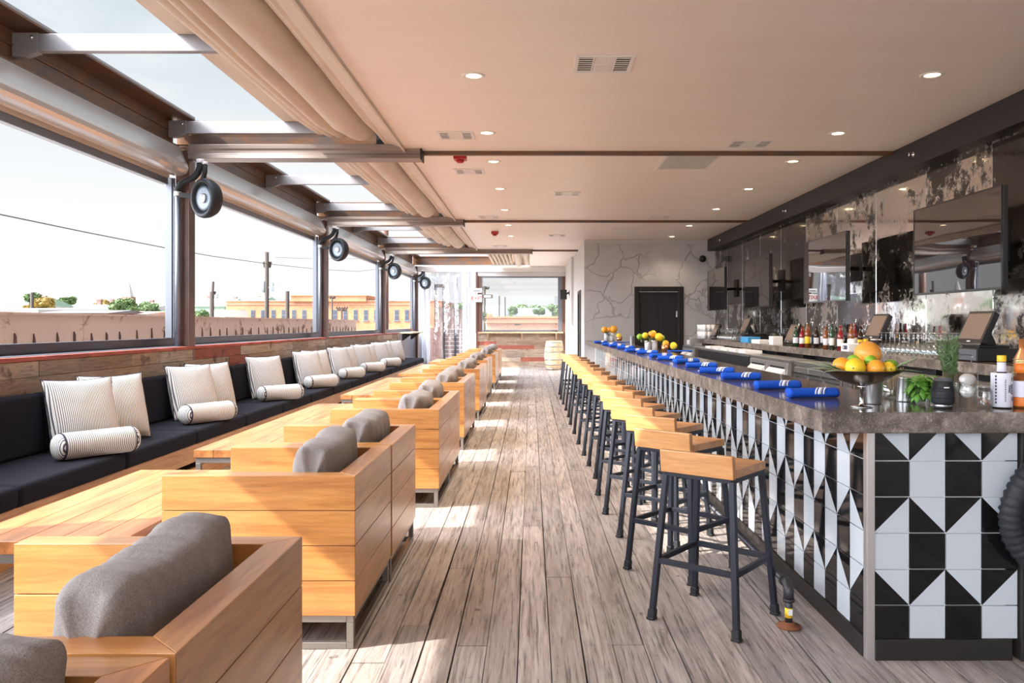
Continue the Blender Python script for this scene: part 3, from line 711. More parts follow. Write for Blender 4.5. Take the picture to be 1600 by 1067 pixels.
vent(2.22, 14.0, .38, .34, 'white vent on the right, just before the second dark strip')
vent(.54, 16.9, .38, .34, 'white vent in the middle of the third ceiling bay')
vent(2.25, 8.3, .44, .36, 'white vent on the right, just before the first dark strip')
vent(-.73, 19.2, .36, .34, 'small far vent before the third dark strip')
vent(1.79, 9.25, .62, .82, 'large ribbed return grille behind the first dark strip', 'return')
vent(1.85, 16.1, .55, .8, 'plain white access panel in the far right of the ceiling', 'panel')
for x, y, lb in ((-.78, 8.86, 'red fire alarm on the ceiling behind the first dark strip'), (-.73, 16.2, 'red fire alarm on the ceiling of the third bay')):
    t = thing('fire_alarm', lb, 'alarm', (x, y, ZC), 0, 'red alarms on the ceiling')
    mb = MB(); mb.box(-.07, .07, -.07, .07, -.055, 0); mb.build('body', M['red'], t, bevel=.008)
    mb = MB(); mb.lathe([(.045, -.055), (.043, -.075), (.03, -.085), (0, -.088)], 20); mb.build('strobe_lens', M['red'], t)
for i, y in enumerate((8.2, 12.3, 16.6)):
    t = thing('wall_sprinkler', ['chrome sprinkler head on the dark soffit nearest the camera', 'chrome sprinkler head on the dark soffit, middle one', 'chrome sprinkler head at the far end of the dark soffit'][i], 'sprinkler', (3.88, y, 3.12), 0, 'sprinkler heads on the soffit')
    mb = MB(); mb.lathe([(.028, -.002), (.028, .004), (.01, .008), (.008, .04), (.02, .042), (.02, .046), (0, .046)], 16, axis=(-1,0,0)); mb.build('head', M['chrome'], t)
t = thing('dome_camera', 'small black dome camera on the grey plaster wall', 'camera', (3.77, YD, 2.83))
mb = MB(); mb.lathe([(.075, 0), (.075, .02), (.05, .03)], 24, axis=(0,-1,0)); mb.build('base', M['black'], t)
mb = MB(); mb.ball((0, -.045, 0), .048, 18); mb.build('dome', M['black_gloss'], t)
# wall speaker by the barrel
t = thing('wall_speaker', 'small black box speaker on the pale side wall above the barrel', 'speaker', (XS-.07, 23.2, 2.26))
mb = MB(); mb.box(-.27, -.08, -.12, .12, -.16, .12); mb.build('cabinet', M['black'], t, bevel=.01)
mb = MB(); mb.bar((-.10, 0, 0), (0, 0, .04), .05, .05); mb.box(-.015, 0, -.05, .05, -.04, .1); mb.build('bracket', M['black'], t)

# ---------------- far end: counter ledge, window frame, curtain, exit sign, barrel
mb = MB(); mb.box(-1.78, -1.72, YF-.08, YF+.06, 0, 3.06); mb.box(-1.72, -1.60, YF-.04, YF+.04, 1.1, 2.95)
mb.box(1.0, 1.10, YF-.05, YF+.05, 0, 3.06)
struct(mb.build('trim_%d' % n, M['rust_col'], bevel=.004)); n += 1
t = thing('window_1', 'wide open window above the plank half wall at the far end', 'window', (0, YF, 0)); t['kind'] = 'structure'
mb = MB(); mb.box(-1.60, -1.56, -.03, .03, 1.14, 2.93); mb.box(.86, 1.0, -.03, .03, 1.14, 2.93); mb.box(-1.56, .86, -.03, .03, 2.88, 2.93); mb.build('window_frame', M['alu_grey'], t, bevel=.004)
mb = MB(); mb.box(-1.56, .86, -.003, .003, 1.14, 2.88); mb.build('pane', M['glass'], t)
t = thing('ledge', 'pale wooden drink ledge along the far plank wall', 'shelf', (0, YF, 1.10))
mb = MB(); mb.box(-1.70, 1.02, -.30, .08, .0, .04); mb.build('board', M['barrel'], t, bevel=.004)
mb = MB(); mb.box(-1.56, .86, .09, .5, .04, .10); mb.build('outer_sill', M['sill'], t, bevel=.004)
for x in (-1.4, -.3, .8):
    mb = MB(); mb.prism([(-.25, 0), (-.012, 0), (-.012, -.22), (-.03, -.22)], x-.02, x+.02, 'X'); mb.build('bracket', M['barrel'], t)
# clear vinyl curtain
def curtain(x0, x1, y, z0, z1, label, amp, waves, mat, seed, cat='curtain', name='vinyl_curtain'):
    mb = MB(); n_, m_ = 60, 12; r = random.Random(seed); vs = []
    for i in range(m_+1):
        for j in range(n_+1):
            u = j/n_; z = z0+(z1-z0)*i/m_
            vs.append((x0+(x1-x0)*u, y + amp*math.sin(u*waves*PI*2 + .5*math.sin(i*.7)) + .4*amp*math.sin(u*31+i*.4), z))
    fs = [(i*(n_+1)+j, i*(n_+1)+j+1, (i+1)*(n_+1)+j+1, (i+1)*(n_+1)+j) for i in range(m_) for j in range(n_)]
    mb.add(vs, fs, 0, None, True); o = mb.build(name, mat, fixn=False)
    s = o.modifiers.new('thick', 'SOLIDIFY'); s.thickness = .003
    return tag(o, label, cat)
curtain(-3.22, -2.24, YF-.05, .02, 3.06, 'clear wrinkled vinyl curtain at the far end left of the window', .03, 3, M['vinyl'], 1)
M['drape'] = plain('pale_drape', (.74,.77,.86), .5)
curtain(-3.62, -3.25, YF-.08, .02, 3.0, 'pale drape gathered beside the far corner column', .05, 2.2, M['drape'], 2, 'curtain', 'gathered_drape')
curtain(-2.20, -1.95, YF-.10, .02, 3.06, 'white drape gathered beside the exit sign', .05, 2.2, M['drape'], 3, 'curtain', 'gathered_drape')
t = thing('exit_sign', 'white sign with red letters reading EXIT beside the far window', 'sign', (-1.74, YF-.14, 2.24))
mb = MB(); mb.box(-.16, .16, -.02, .02, -.14, .10); mb.build('panel', M['white'], t, bevel=.004)
mb = MB(); mb.box(-.16, .16, -.02, .02, .16, .30); mb.build('upper_panel', M['white'], t, bevel=.004)
mb = MB(); mb.box(-.11, .11, -.0235, -.021, .205, .235); mb.build('text_band', M['ink'], t)
mb = MB(); mb.box(-.02, .02, .02, .07, -.1, .28); mb.build('bracket', M['whiteplastic'], t)
text('lettering', 'EXIT', .17, M['red'], t, (0, -.022, -.02), (PI/2, 0, 0))
t = thing('wine_barrel', 'pale oak barrel standing by the far plank wall', 'barrel', (.70, 24.6, 0))
mb = MB(); mb.lathe([(.245, .0), (.262, .10), (.285, .25), (.297, .44), (.285, .63), (.262, .78), (.245, .88), (.235, .88), (.235, .86), (0, .86)], 32); mb.build('staves', M['barrel'], t)
for z, r in ((.04, .253), (.17, .275), (.32, .292), (.56, .292), (.71, .275), (.84, .253)):
    mb = MB(); mb.lathe([(r+.002, -.018), (r+.006, -.018), (r+.006, .018), (r+.002, .018)], 32, c=(0,0,z)); mb.build('hoop', M['raw_steel'], t)
# ================================================================ the lounge side
# ---- cube armchairs: local origin at the outer back corner nearest the camera, on the floor; +y away, body towards -x
def make_chair():
    t = thing('armchair', 'x', 'armchair')
    L, D, T = .881, .83, .088
    def boards(pl, z0=.146, z1=.75):
        mb = MB(); h = (z1-z0)/4
        for k in range(4): mb.prism(pl, z0+k*h+.0015, z0+(k+1)*h-.0015, 'Z')
        return mb
    e = .0004
    boards([(0, e), (0, L-e), (-T, L-T-e), (-T, T+e)]).build('back_panel', M['alder_y'], t, bevel=.002)
    boards([(-D, 0), (-e, 0), (-T-e, T), (-D, T)]).build('arm', M['alder_x'], t, bevel=.002)
    boards([(-D, L), (-D, L-T), (-T-e, L-T), (-e, L)]).build('arm', M['alder_x'], t, bevel=.002)
    mb = MB(); mb.box(-D+.02, -T-.001, T+.001, L-T-.001, .15, .27); mb.build('seat_base', M['alder_y'], t, bevel=.004)
    mb = MB(); mb.box(-D+.01, -T-.002, T+.004, L-T-.004, .272, .42); mb.build('seat_cushion', M['grey'], t, bevel=.035, seg=4)
    mb = MB(); s = .03
    for z in (.0005, .116):
        for x in (-D+.01, -.04): mb.box(x, x+s, .01, L-.01, z, z+s)
        for y in (.01, L-.01-s): mb.box(-D+.01+s, -.04, y, y+s, z, z+s)
    for x in (-D+.01, -.04):
        for y in (.01, L-.01-s): mb.box(x, x+s, y, y+s, s, .116)
    mb.build('base_frame', M['raw_steel'], t, bevel=.002, seg=1)
    return t
def make_backcushion(seed):
    # long soft box, local x = along its length, y = thickness, z = height
    mb = MB(); n, m = 64, 28; r = random.Random(seed); vs = []; o = Vector((seed*7.1, 0, 0))
    Lx, Ty, Hz = .345, .115, .22
    for i in range(n+1):
        u = -1+2*i/n
        for j in range(m):
            a = 2*PI*j/m; ca, sa = math.cos(a), math.sin(a)
            e = .52
            yy = math.copysign(abs(ca)**e, ca)*Ty; zz = math.copysign(abs(sa)**e, sa)*Hz
            k = (1-abs(u)**7)**.5 if abs(u) < 1 else 0
            k = .38+.62*k
            xx = u*Lx*(1 - .05*abs(sa)*0)
            p = Vector((xx, yy*k*(1-.12*u*u), zz*(.72+.28*k)))
            nz = noise.noise(p*6+o)*.016 + noise.noise(Vector((p.x*22, p.y*6, p.z*6))+o)*.006
            nz += .0028*math.sin(p.x*95+5*noise.noise(p*5+o)+seed)*max(0, sa+.25)*(1-abs(u)**4)*(.4+noise.noise(p*5-o))
            p += Vector((0, ca, sa))*nz
            if abs(u) > .8 and sa > .5 and abs(ca) > .35: p += Vector((math.copysign(.016, u), math.copysign(.009, ca), .008))*((abs(u)-.8)*5)
            p.z -= .018*(1-u*u) if sa > .3 else 0
            vs.append(p)
    fs = [(i*m+j, i*m+(j+1) % m, (i+1)*m+(j+1) % m, (i+1)*m+j) for i in range(n) for j in range(m)]
    fs += [tuple(reversed(range(m))), tuple(n*m+j for j in range(m))]
    mb.add(vs, fs, 0, None, True)
    o = mb.build('back_cushion', M['grey'])
    b = o.modifiers.new('sub', 'SUBSURF'); b.levels = 1; b.render_levels = 1
    return o
chair0 = make_chair()
pairs = [(.70, -.705), (3.46, -.752), (6.13, -.70), (8.93, -.742), (11.68, -.745), (14.42, -.785), (17.2, -.765), (19.9, -.79)]
cush = [make_backcushion(s) for s in (1, 2, 3)]
used = set(); ci = 0; rr = random.Random(4)
for pi_, (y, x) in enumerate(pairs):
    for k in range(2):
        yy = y + k*.897
        lb = 'orange wooden cube armchair, %s from the camera along the aisle' % ORD[ci]
        loc = (x + rr.uniform(-.004, .004), yy, 0)
        if ci == 0: ch = chair0; ch.location = loc; ch['label'] = lb; ch['group'] = 'cube armchairs along the aisle'
        else: ch = dup(chair0, loc, 0, lb)
        s = cush[ci % 3]; cl = 'grey linen back cushion on the %s armchair from the camera' % ORD[ci]
        tilt = rr.uniform(-.05, .05); cy = yy + .885/2 + rr.uniform(-.02, .02)
        c = s if ci < 3 else s.copy()
        if ci >= 3: COL.objects.link(c)
        tag(c, cl, 'cushion', 'grey back cushions on the armchairs')
        c.location = (x-.088-.155, cy, .645 + rr.uniform(-.012, .012)); c.rotation_euler = (rr.uniform(-.03, .03), rr.uniform(-.02, .02) , PI/2+tilt)
        c.rotation_euler.rotate_axis('X', rr.uniform(.06, .14))
        c.scale = (1, 1.0, 1)
        ci += 1

# ---- low tables
def make_table(y0, y1, label):
    t = thing('low_table', label, 'table', (-2.055, y0, 0), 0, 'low pine tables between bench and armchairs')
    L = y1-y0; w = .355
    mb = MB(); k = 5; bw = 2*w/k
    for i in range(k): mb.box(-w+i*bw+.0008, -w+(i+1)*bw-.0008, 0, L, .445, .50)
    mb.build('tabletop', M['table'], t, bevel=.0025)
    s = .035
    mb = MB(); mb.box(-w+.01, w-.01, .01, .01+s, .405, .4445); mb.box(-w+.01, w-.01, L-.01-s, L-.01, .405, .4445)
    mb.box(-w+.01, -w+.01+s, .01+s, L-.01-s, .41, .4445); mb.box(w-.01-s, w-.01, .01+s, L-.01-s, .41, .4445)
    mb.build('steel_frame', M['raw_steel'], t, bevel=.002, seg=1)
    for x in (-w+.01, w-.01-s):
        for y in (.01, L-.01-s):
            mb = MB(); mb.box(x, x+s, y, y+s, .0005, .4045); mb.build('leg', M['raw_steel'], t, bevel=.002, seg=1)
tb = [(3.34, 4.98, 'low orange pine table with a dark shadow band, nearest the camera'), (5.76, 7.46, 'low pine table beside the second pair of armchairs, near half'),
      (7.48, 9.12, 'low pine table butted behind the second table from the camera'), (10.2, 11.86, 'fourth low pine table from the camera'), (11.9, 13.55, 'fifth low pine table from the camera'),
      (14.6, 16.25, 'sixth low pine table from the camera'), (16.3, 17.95, 'seventh low pine table from the camera'), (19.0, 20.7, 'farthest low pine table near the clear curtain')]
for a, b, lb in tb: make_table(a, b, lb)

# ---- bench
def soft_box(x0, x1, y0, y1, z0, z1, mat, name, parent=None, r=.045):
    mb = MB(); mb.box(x0, x1, y0, y1, z0, z1); return mb.build(name, mat, parent, bevel=r, seg=5)
bench = t = thing('bench', 'long orange wooden bench with navy back pads along the left wall', 'bench', (0, 0, 0))
mb = MB(); mb.box(-3.63, -2.95, -1.5, 22.0, .31, .344); mb.box(-2.985, -2.95, -1.5, 22.0, .19, .31); mb.build('apron', M['benchwood'], t, bevel=.003)
mb = MB()
for k in range(12): y = -1.2+k*2.08; mb.box(-3.5, -3.12, y, y+.04, .0005, .309)
mb.build('support', M['black_wood'], t)
mb = MB(); mb.box(-3.02, -2.99, -1.5, 22.0, .0005, .12); mb.build('toe_board', M['benchwood'], t)
k = 0; y = -.26
while y < 21.9:
    y1 = min(y+1.22, 22.0)
    w = ORD[k] if k < 20 else 'last'
    o = soft_box(-3.60, -2.92, y+.003, y1-.003, .346, .474, M['navy'], 'bench_cushion', None, .035)
    tag(o, 'navy bench seat cushion, %s segment from the camera end' % w, 'cushion', 'navy seat cushions on the bench')
    mb = MB(); ln = y1-y-.012
    mb.add([(-3.636, 0, .476), (-3.50, 0, .476), (-3.535, 0, .90), (-3.636, 0, .90), (-3.636, ln, .476), (-3.50, ln, .476), (-3.535, ln, .90), (-3.636, ln, .90)],
           [(0,1,2,3), (7,6,5,4), (0,4,5,1), (1,5,6,2), (2,6,7,3), (3,7,4,0)])
    o = mb.build('back_pad', M['navy'], bench, loc=(0, y+.006, 0), bevel=.03, seg=4)
    y = y1; k += 1

# ---- striped square pillows and bolsters
def make_pillow():
    N = 22; h = .27; mb = MB(); t = thing('striped_pillow', 'x', 'pillow')
    def pt(u, v, s):
        w = max(0, (1-u*u)*(1-v*v))**.42
        cx = 1 - .085*(1-v*v)*abs(u)**3; cz = 1 - .085*(1-u*u)*abs(v)**3
        x, z = u*h*cx, v*h*cz
        y = s*.112*w*(1-.15*v)
        y += .006*noise.noise(Vector((u*3, v*3, s)))*w
        return (x, y, z+h)
    for s in (-1, 1):
        vs = [pt(-1+2*i/N, -1+2*j/N, s) for i in range(N+1) for j in range(N+1)]
        fs = [(i*(N+1)+j, (i+1)*(N+1)+j, (i+1)*(N+1)+j+1, i*(N+1)+j+1) for i in range(N) for j in range(N)]
        mb.add(vs, fs, 0, None, True)
    c = mb.build('cover', M['stripe_x'], t)
    e = []
    for i in range(N): e.append(pt(-1+2*i/N, -1, 1))
    for i in range(N): e.append(pt(1, -1+2*i/N, 1))
    for i in range(N): e.append(pt(1-2*i/N, 1, 1))
    for i in range(N): e.append(pt(-1, 1-2*i/N, 1))
    mb = MB(); mb.tube([(x, 0, z) for x, y, z in e], .0042, 6, closed=True); mb.build('piping', M['piping'], t)
    return t
def make_bolster():
    t = thing('striped_bolster', 'x', 'bolster'); r = .092; L = .24
    mb = MB(); prof = [(r*.97, -L), (r, -L+.02), (r*1.0, 0), (r, L-.02), (r*.97, L)]
    mb.lathe([(a, b) for a, b in prof], 28, c=(0, 0, r), axis=(1, 0, 0)); o = mb.build('cover', M['stripe_y'], t)
    for s in (-1, 1):
        mb = MB(); mb.lathe([(r*.97, L), (r*.93, L+.018), (r*.75, L+.038), (r*.4, L+.05), (.0, L+.054)], 28, c=(0, 0, r), axis=(s, 0, 0)); mb.build('end_cap', M['stripe_end'], t)
        mb = MB(); mb.tube([(s*L, r*.985*math.cos(a), r+r*.985*math.sin(a)) for a in [2*PI*i/28 for i in range(28)]], .0045, 6, closed=True); mb.build('piping', M['piping'], t)
    return t
pil = make_pillow(); bol = make_bolster(); pu = bu = False
ZS = .474; pc = 0; bc = 0
spots = [(5.63, True, True, 0), (7.58, True, True, .05), (9.77, False, True, -.06), (11.7, True, True, .02), (13.7, True, True, .08), (15.5, True, True, .0), (17.5, True, True, .05), (19.5, False, False, 0)]
gw = ['group nearest the camera', 'second group from the camera', 'third group from the camera', 'fourth group from the camera', 'fifth group from the camera', 'sixth group from the camera', 'seventh group from the camera', 'far end alone by the column']
for i, (y, back, bolst, dr) in enumerate(spots):
    yaw = math.radians(60)
    for q in range(2 if back else 1):
        lb = ('cream and navy striped square pillow, %s one of the %s' % (('front', 'rear')[q], gw[i])) if i < 7 else 'striped square pillow alone at the far end of the bench'
        th = yaw + dr - q*.06
        loc = (-3.27 + q*.005, y + .33 + q*.44, ZS+.003)
        if not pu: p = pil; p.location = loc; p['label'] = lb; p['group'] = 'striped square pillows on the bench'; pu = True
        else: p = dup(pil, loc, None, lb)
        p.rotation_euler = (Matrix.Rotation(th, 3, 'Z') @ Matrix.Rotation(-.27, 3, 'X')).to_euler()
    if bolst:
        lb = 'striped bolster cushion in front of the pillows, %s' % gw[i]
        loc = (-3.04, y + .02, ZS+.002)
        if not bu: p = bol; p.location = loc; p['label'] = lb; p['group'] = 'striped bolsters on the bench'; bu = True
        else: p = dup(bol, loc, None, lb)
        p.rotation_euler = (0, 0, math.radians(54)+dr*2)
# little drink shelf near the far column
t = thing('drink_shelf', 'small pale wooden shelf on the left wall at the far end of the bench', 'shelf', (-3.645, 23.6, 1.13))
mb = MB(); mb.box(.0, .34, -1.1, 1.1, 0, .035); mb.build('board', M['barrel'], t, bevel=.004)
for y in (-.8, .8):
    mb = MB(); mb.prism([(0, -.2), (.03, -.2), (.30, 0), (0, 0)], y-.02, y+.02, 'Y'); mb.build('bracket', M['black_wood'], t)
# ================================================================ the bar
XB, YB = 1.40, 3.36        # tiled faces of the bar: side (towards the aisle) and front (towards the camera)
ZT = 1.039                 # top of the counter
t = thing('bar_counter', 'long bar clad in black and white triangle tiles', 'bar', (0, 0, 0))
mb = MB(); mb.box(XB+.012, XB+.14, YB+.012, YD-.002, .09, .95); mb.box(XB+.14, 1.98, YB+.012, YB+.14, .09, .95)
mb.build('wall_core', M['grout'], t)
TS = .1505; BL = (.006, .006, .007); WH = (.47, .52, .57)
def tiles(mapf, n, label, skip0=0):
    mb = MB(); g = .0024
    for r in range(7):
        zt = .945 - .033 - (r)*TS + 0 if r else .945
        z1 = .945 + .035 - r*TS; z0 = z1 - TS
        cz1, cz0 = min(z1, .947), max(z0, .088)
        for c in range(n):
            a0, a1 = c*TS+g, (c+1)*TS-g; q = (r % 4, c % 2)
            def poly(pts, col):
                # clip to cz0..cz1
                out = []
                P = pts
                for lim, keep in ((cz1-g, lambda z: z <= cz1-g+1e-9), (cz0+g, lambda z: z >= cz0+g-1e-9)):
                    out = []
                    for i in range(len(P)):
                        a, b = P[i], P[(i+1) % len(P)]; ka, kb = keep(a[1]), keep(b[1])
                        if ka: out.append(a)
                        if ka != kb:
                            s = (lim-a[1])/(b[1]-a[1]); out.append((a[0]+(b[0]-a[0])*s, lim))
                    P = out
                    if len(P) < 3: return
                k = len(P); vs = [mapf(a, z, .010) for a, z in P] + [mapf(a, z, 0) for a, z in P]
                mb.add(vs, [tuple(range(k)), tuple(reversed(range(k, 2*k)))] + [(i, (i+1) % k, k+(i+1) % k, k+i) for i in range(k)], 0, col)
            Z1, Z0 = z1-g, z0+g; TL, TR, BR, BLp = (a0, Z1), (a1, Z1), (a1, Z0), (a0, Z0)
            rr = q[0]; odd = q[1] == 1
            if rr == 1: poly([TL, TR, BR, BLp], WH if odd else BL)
            elif rr == 3: poly([TL, TR, BR, BLp], BL if odd else WH)
            else:
                down = (rr == 0) != odd          # True: diagonal from top left to bottom right
                if down: poly([TL, BR, BLp], BL); poly([TL, TR, BR], WH)
                else: poly([TL, TR, BLp], BL); poly([TR, BR, BLp], WH)
    return mb
tiles(lambda a, z, d: (1.425+a, YB+.0115-d, z), 4, 'front')  .build('front_tiles', M['tile'], t)
tiles(lambda a, z, d: (XB+.0115-d, 3.40+a, z), 94, 'side').build('side_tiles', M['tile'], t)
mb = MB(); mb.box(XB-.003, XB+.03, YB-.003, YB+.0, .0, .949); mb.box(XB-.003, XB+.0, YB, YB+.035, .0, .949); mb.build('corner_trim', M['alu'], t, bevel=.001, seg=1)
mb = MB(); mb.box(XB-.008, XB+.01, YB+.035, YD-.01, .0005, .088); mb.box(XB+.03, 2.0, YB-.008, YB+.01, .0005, .088); mb.build('kick_board', M['black_wood'], t, bevel=.003)
mb = MB(); mb.box(2.03, 2.9, YB-.02, YB+.1, .0005, .948); mb.build('end_panel', M['black_wood'], t, bevel=.004)
mb = MB(); mb.box(XB+.16, XB+.45, 3.6, YD-.1, .45, .48); mb.box(XB+.141, XB+.16, 3.6, YD-.1, .1, .94); mb.build('inner_shelf', M['stainless'], t)
# counter top: slab with L plan
def slab(name, prof, z0, z1, label, cat='countertop', jag=.0, seed=1):
    # prof: outline points (x, y) counter-clockwise; subdivide edges, rough sides in a second material
    r = random.Random(seed); pts = []
    for i in range(len(prof)):
        a, b = Vector(prof[i]), Vector(prof[(i+1) % len(prof)]); L = (b-a).length; k = max(1, int(L/.035)) if jag else 1
        nrm = Vector((b.y-a.y, a.x-b.x)).normalized()
        for j in range(k): pts.append(a + (b-a)*(j/k))
    n = len(pts); mb = MB(); vs = []
    for lv, (z, ins) in enumerate(((z0, .006), (z0+.004, 0), (z0*.5+z1*.5, 0), (z1-.004, .0), (z1, .003))):
        for i, p in enumerate(pts):
            d = (pts[(i+1) % n] - pts[i-1]); nr = Vector((d.y, -d.x)).normalized()
            q = p - nr*(ins + (jag*noise.noise(Vector((p.x*30, p.y*30, z*60))) if lv < 4 else jag*.3*noise.noise(Vector((p.x*30, p.y*30, 0)))))
            vs.append((q.x, q.y, z))
    fs = [(l*n+i, l*n+(i+1) % n, (l+1)*n+(i+1) % n, (l+1)*n+i) for l in range(4) for i in range(n)]
    mb.add(vs, fs, 1); mb.add([vs[4*n+i] for i in range(n)], [tuple(range(n))], 0); mb.add([vs[i] for i in range(n)], [tuple(reversed(range(n)))], 1)
    o = mb.build(name, [M['stone'], M['stone_edge']]); return tag(o, label, cat)
slab('bar_countertop', [(1.19, 3.30), (2.9, 3.30), (2.9, 4.02), (1.80, 4.02), (1.80, YD-.002), (1.19, YD-.002)], .952, ZT, 'dark polished stone top of the tiled bar with rough edges', 'countertop', .006)
# foot rail pipe
t = thing('foot_rail', 'black iron pipe foot rail along the tiled bar', 'foot rail', (1.19, 3.73, 0))
mb = MB(); mb.tube([(0, 0, .01), (0, 0, .15)], .017, 16); mb.tube([(0, .07, .195), (0, 13.6, .195)], .017, 14); mb.build('pipe', M['cast_pipe'], t)
mb = MB(); mb.tube([(0, 0, .125), (0, 0, .165), (0, .008, .182), (0, .025, .194), (0, .06, .196)], .0235, 16); mb.tube([(0, 0, .118), (0, 0, .132)], .027, 16); mb.tube([(0, .054, .196), (0, .07, .196)], .027, 16); mb.build('elbow', M['cast_pipe'], t)
mb = MB(); mb.lathe([(.055, .0005), (.055, .008), (.028, .012), (.024, .024), (.018, .024)], 24); mb.build('floor_flange', M['rust_flange'], t)
mb = MB(); mb.lathe([(.0176, .045), (.0176, .09)], 16); o = mb.build('sticker', M['yellow'], t)
mb = MB(); mb.box(-.008, .012, -.019, -.0178, .058, .086); mb.build('sticker_print', M['paper'], t)
for y in (2.4, 4.8, 7.2, 9.6, 12.0):
    mb = MB(); mb.tube([(0, y, .01), (0, y, .195)], .016, 12); mb.tube([(0, y-.03, .195), (0, y+.03, .195)], .024, 14); mb.lathe([(.05, .0005), (.05, .008), (.024, .014), (.022, .024), (.016, .024)], 18, c=(0, y, 0)); mb.build('stanchion', M['cast_pipe'], t)
# black ribbed coil at the right end
t = thing('hose_coil', 'thick black ribbed hose coil hung on the dark end of the bar', 'hose', (2.19, YB-.072, .62))
mb = MB(); pts = []; rad = []
for i in range(140):
    a = 2*PI*i/140; pts.append((.235*math.cos(a), -.01*math.sin(3*a), .235*math.sin(a))); rad.append(.045+.005*math.sin(i*2*PI/2.8))
mb.tube(pts, rad, 16, closed=True); mb.build('ring', M['rubber'], t)
mb = MB(); mb.tube([(.19*math.cos(2*PI*i/60), .012, .02+.19*math.sin(2*PI*i/60)) for i in range(60)], .035, 12, closed=True); mb.build('inner_ring', M['rubber'], t)
mb = MB(); mb.bar((0, .04, .15), (0, -.04, .15), .03, .03); mb.build('hook', M['black'], t)

# ---- bar stools (local +y is the way the sitter faces)
def make_stool():
    t = thing('bar_stool', 'x', 'bar stool')
    mb = MB(); n = 10; w, d0, d1 = .185, -.15, .17; top = []; bot = []
    for j in range(n+1):
        v = d0+(d1-d0)*j/n
        for i in range(n+1):
            u = -1+2*i/n; z = .742 - .010*(1-u*u)*math.sin(PI*j/n)**.6
            top.append((u*w, v, z)); bot.append((u*w, v, .705))
    k = n+1
    f = [(j*k+i, j*k+i+1, (j+1)*k+i+1, (j+1)*k+i) for j in range(n) for i in range(n)]
    m = len(top); mb.add(top, f, 0, None, True); mb.add(bot, [tuple(reversed(q)) for q in f])
    rim = [i for i in range(k)] + [j*k+n for j in range(1, k)] + [n*k+i for i in reversed(range(n))] + [j*k for j in reversed(range(1, n))]
    mb.add([top[i] for i in rim] + [bot[i] for i in rim], [(a, (a+1) % len(rim), len(rim)+(a+1) % len(rim), len(rim)+a) for a in range(len(rim))])
    mb.build('seat', M['stoolwood'], t)
    mb = MB(); vs = []
    for s in (0, 1):
        for x, z in ((-.185, .700), (.185, .700), (.185, .806), (-.185, .806)): vs.append((x, -.152 - s*.032 - (z-.70)*.10, z))
    mb.add(vs, [(0,1,2,3), (7,6,5,4), (0,4,5,1), (1,5,6,2), (2,6,7,3), (3,7,4,0)]); mb.build('backrest', M['stoolwood'], t, bevel=.004)
    s = .028; top = .168; bt = .215
    mb = MB()
    for a, b in (((-top,-top+.01), (top,-top+.01)), ((top,-top+.01), (top,top-.01)), ((top,top-.01), (-top,top-.01)), ((-top,top-.01), (-top,-top+.01))): mb.bar((*a, .692), (*b, .692), .025, .024)
    mb.build('seat_frame', M['dark_steel'], t, bevel=.002, seg=1)
    def P(sx, sy, z): k = (.70-z)/.70; return (sx*(top+(bt-top)*k), sy*(top-.01*(1-k)+(bt-top)*k), z)
    for sx in (-1, 1):
        for sy in (-1, 1):
            mb = MB(); mb.bar(P(sx, sy, .0), P(sx, sy, .69), s, s, up=(0, 1, 0)); l = mb.build('leg', M['dark_steel'], t, bevel=.003, seg=1)
            mb = MB(); p = P(sx, sy, 0); q = P(sx, sy, .05); mb.bar(p, q, .036, .036, up=(0, 1, 0)); mb.bar((p[0], p[1], .0005), (p[0], p[1], .014), .042, .042, up=(0, 1, 0)); mb.build('foot_cap', M['rubber'], l, bevel=.004, seg=1)
    cs = [P(-1,-1,.28), P(1,-1,.28), P(1,1,.28), P(-1,1,.28)]
    for i in range(4):
        mb = MB(); mb.bar(cs[i], cs[(i+1) % 4], .022, .026); mb.build('foot_rest' if i == 2 else 'stretcher', M['dark_steel'], t, bevel=.002, seg=1)
    return t
st0 = make_stool(); ys = [3.86, 4.62, 5.32, 5.95, 6.62, 7.3, 7.95, 8.6, 9.4, 10.3, 11.2, 12.1, 13.05, 14.0, 15.0, 16.0]
rr = random.Random(8)
for i, y in enumerate(ys):
    lb = 'orange wood and dark steel bar stool, %s from the camera' % ORD[i]
    rz = math.radians([-39, -44, -41, -43][i]) if i < 4 else math.radians(-42 + rr.uniform(-4, 4))
    loc = (.874 if i == 0 else .865 + rr.uniform(-.02, .02), y, 0)
    if i == 0: st0.location = loc; st0.rotation_euler = (0, 0, rz); st0['label'] = lb; st0['group'] = 'bar stools along the bar'
    else: dup(st0, loc, rz, lb)

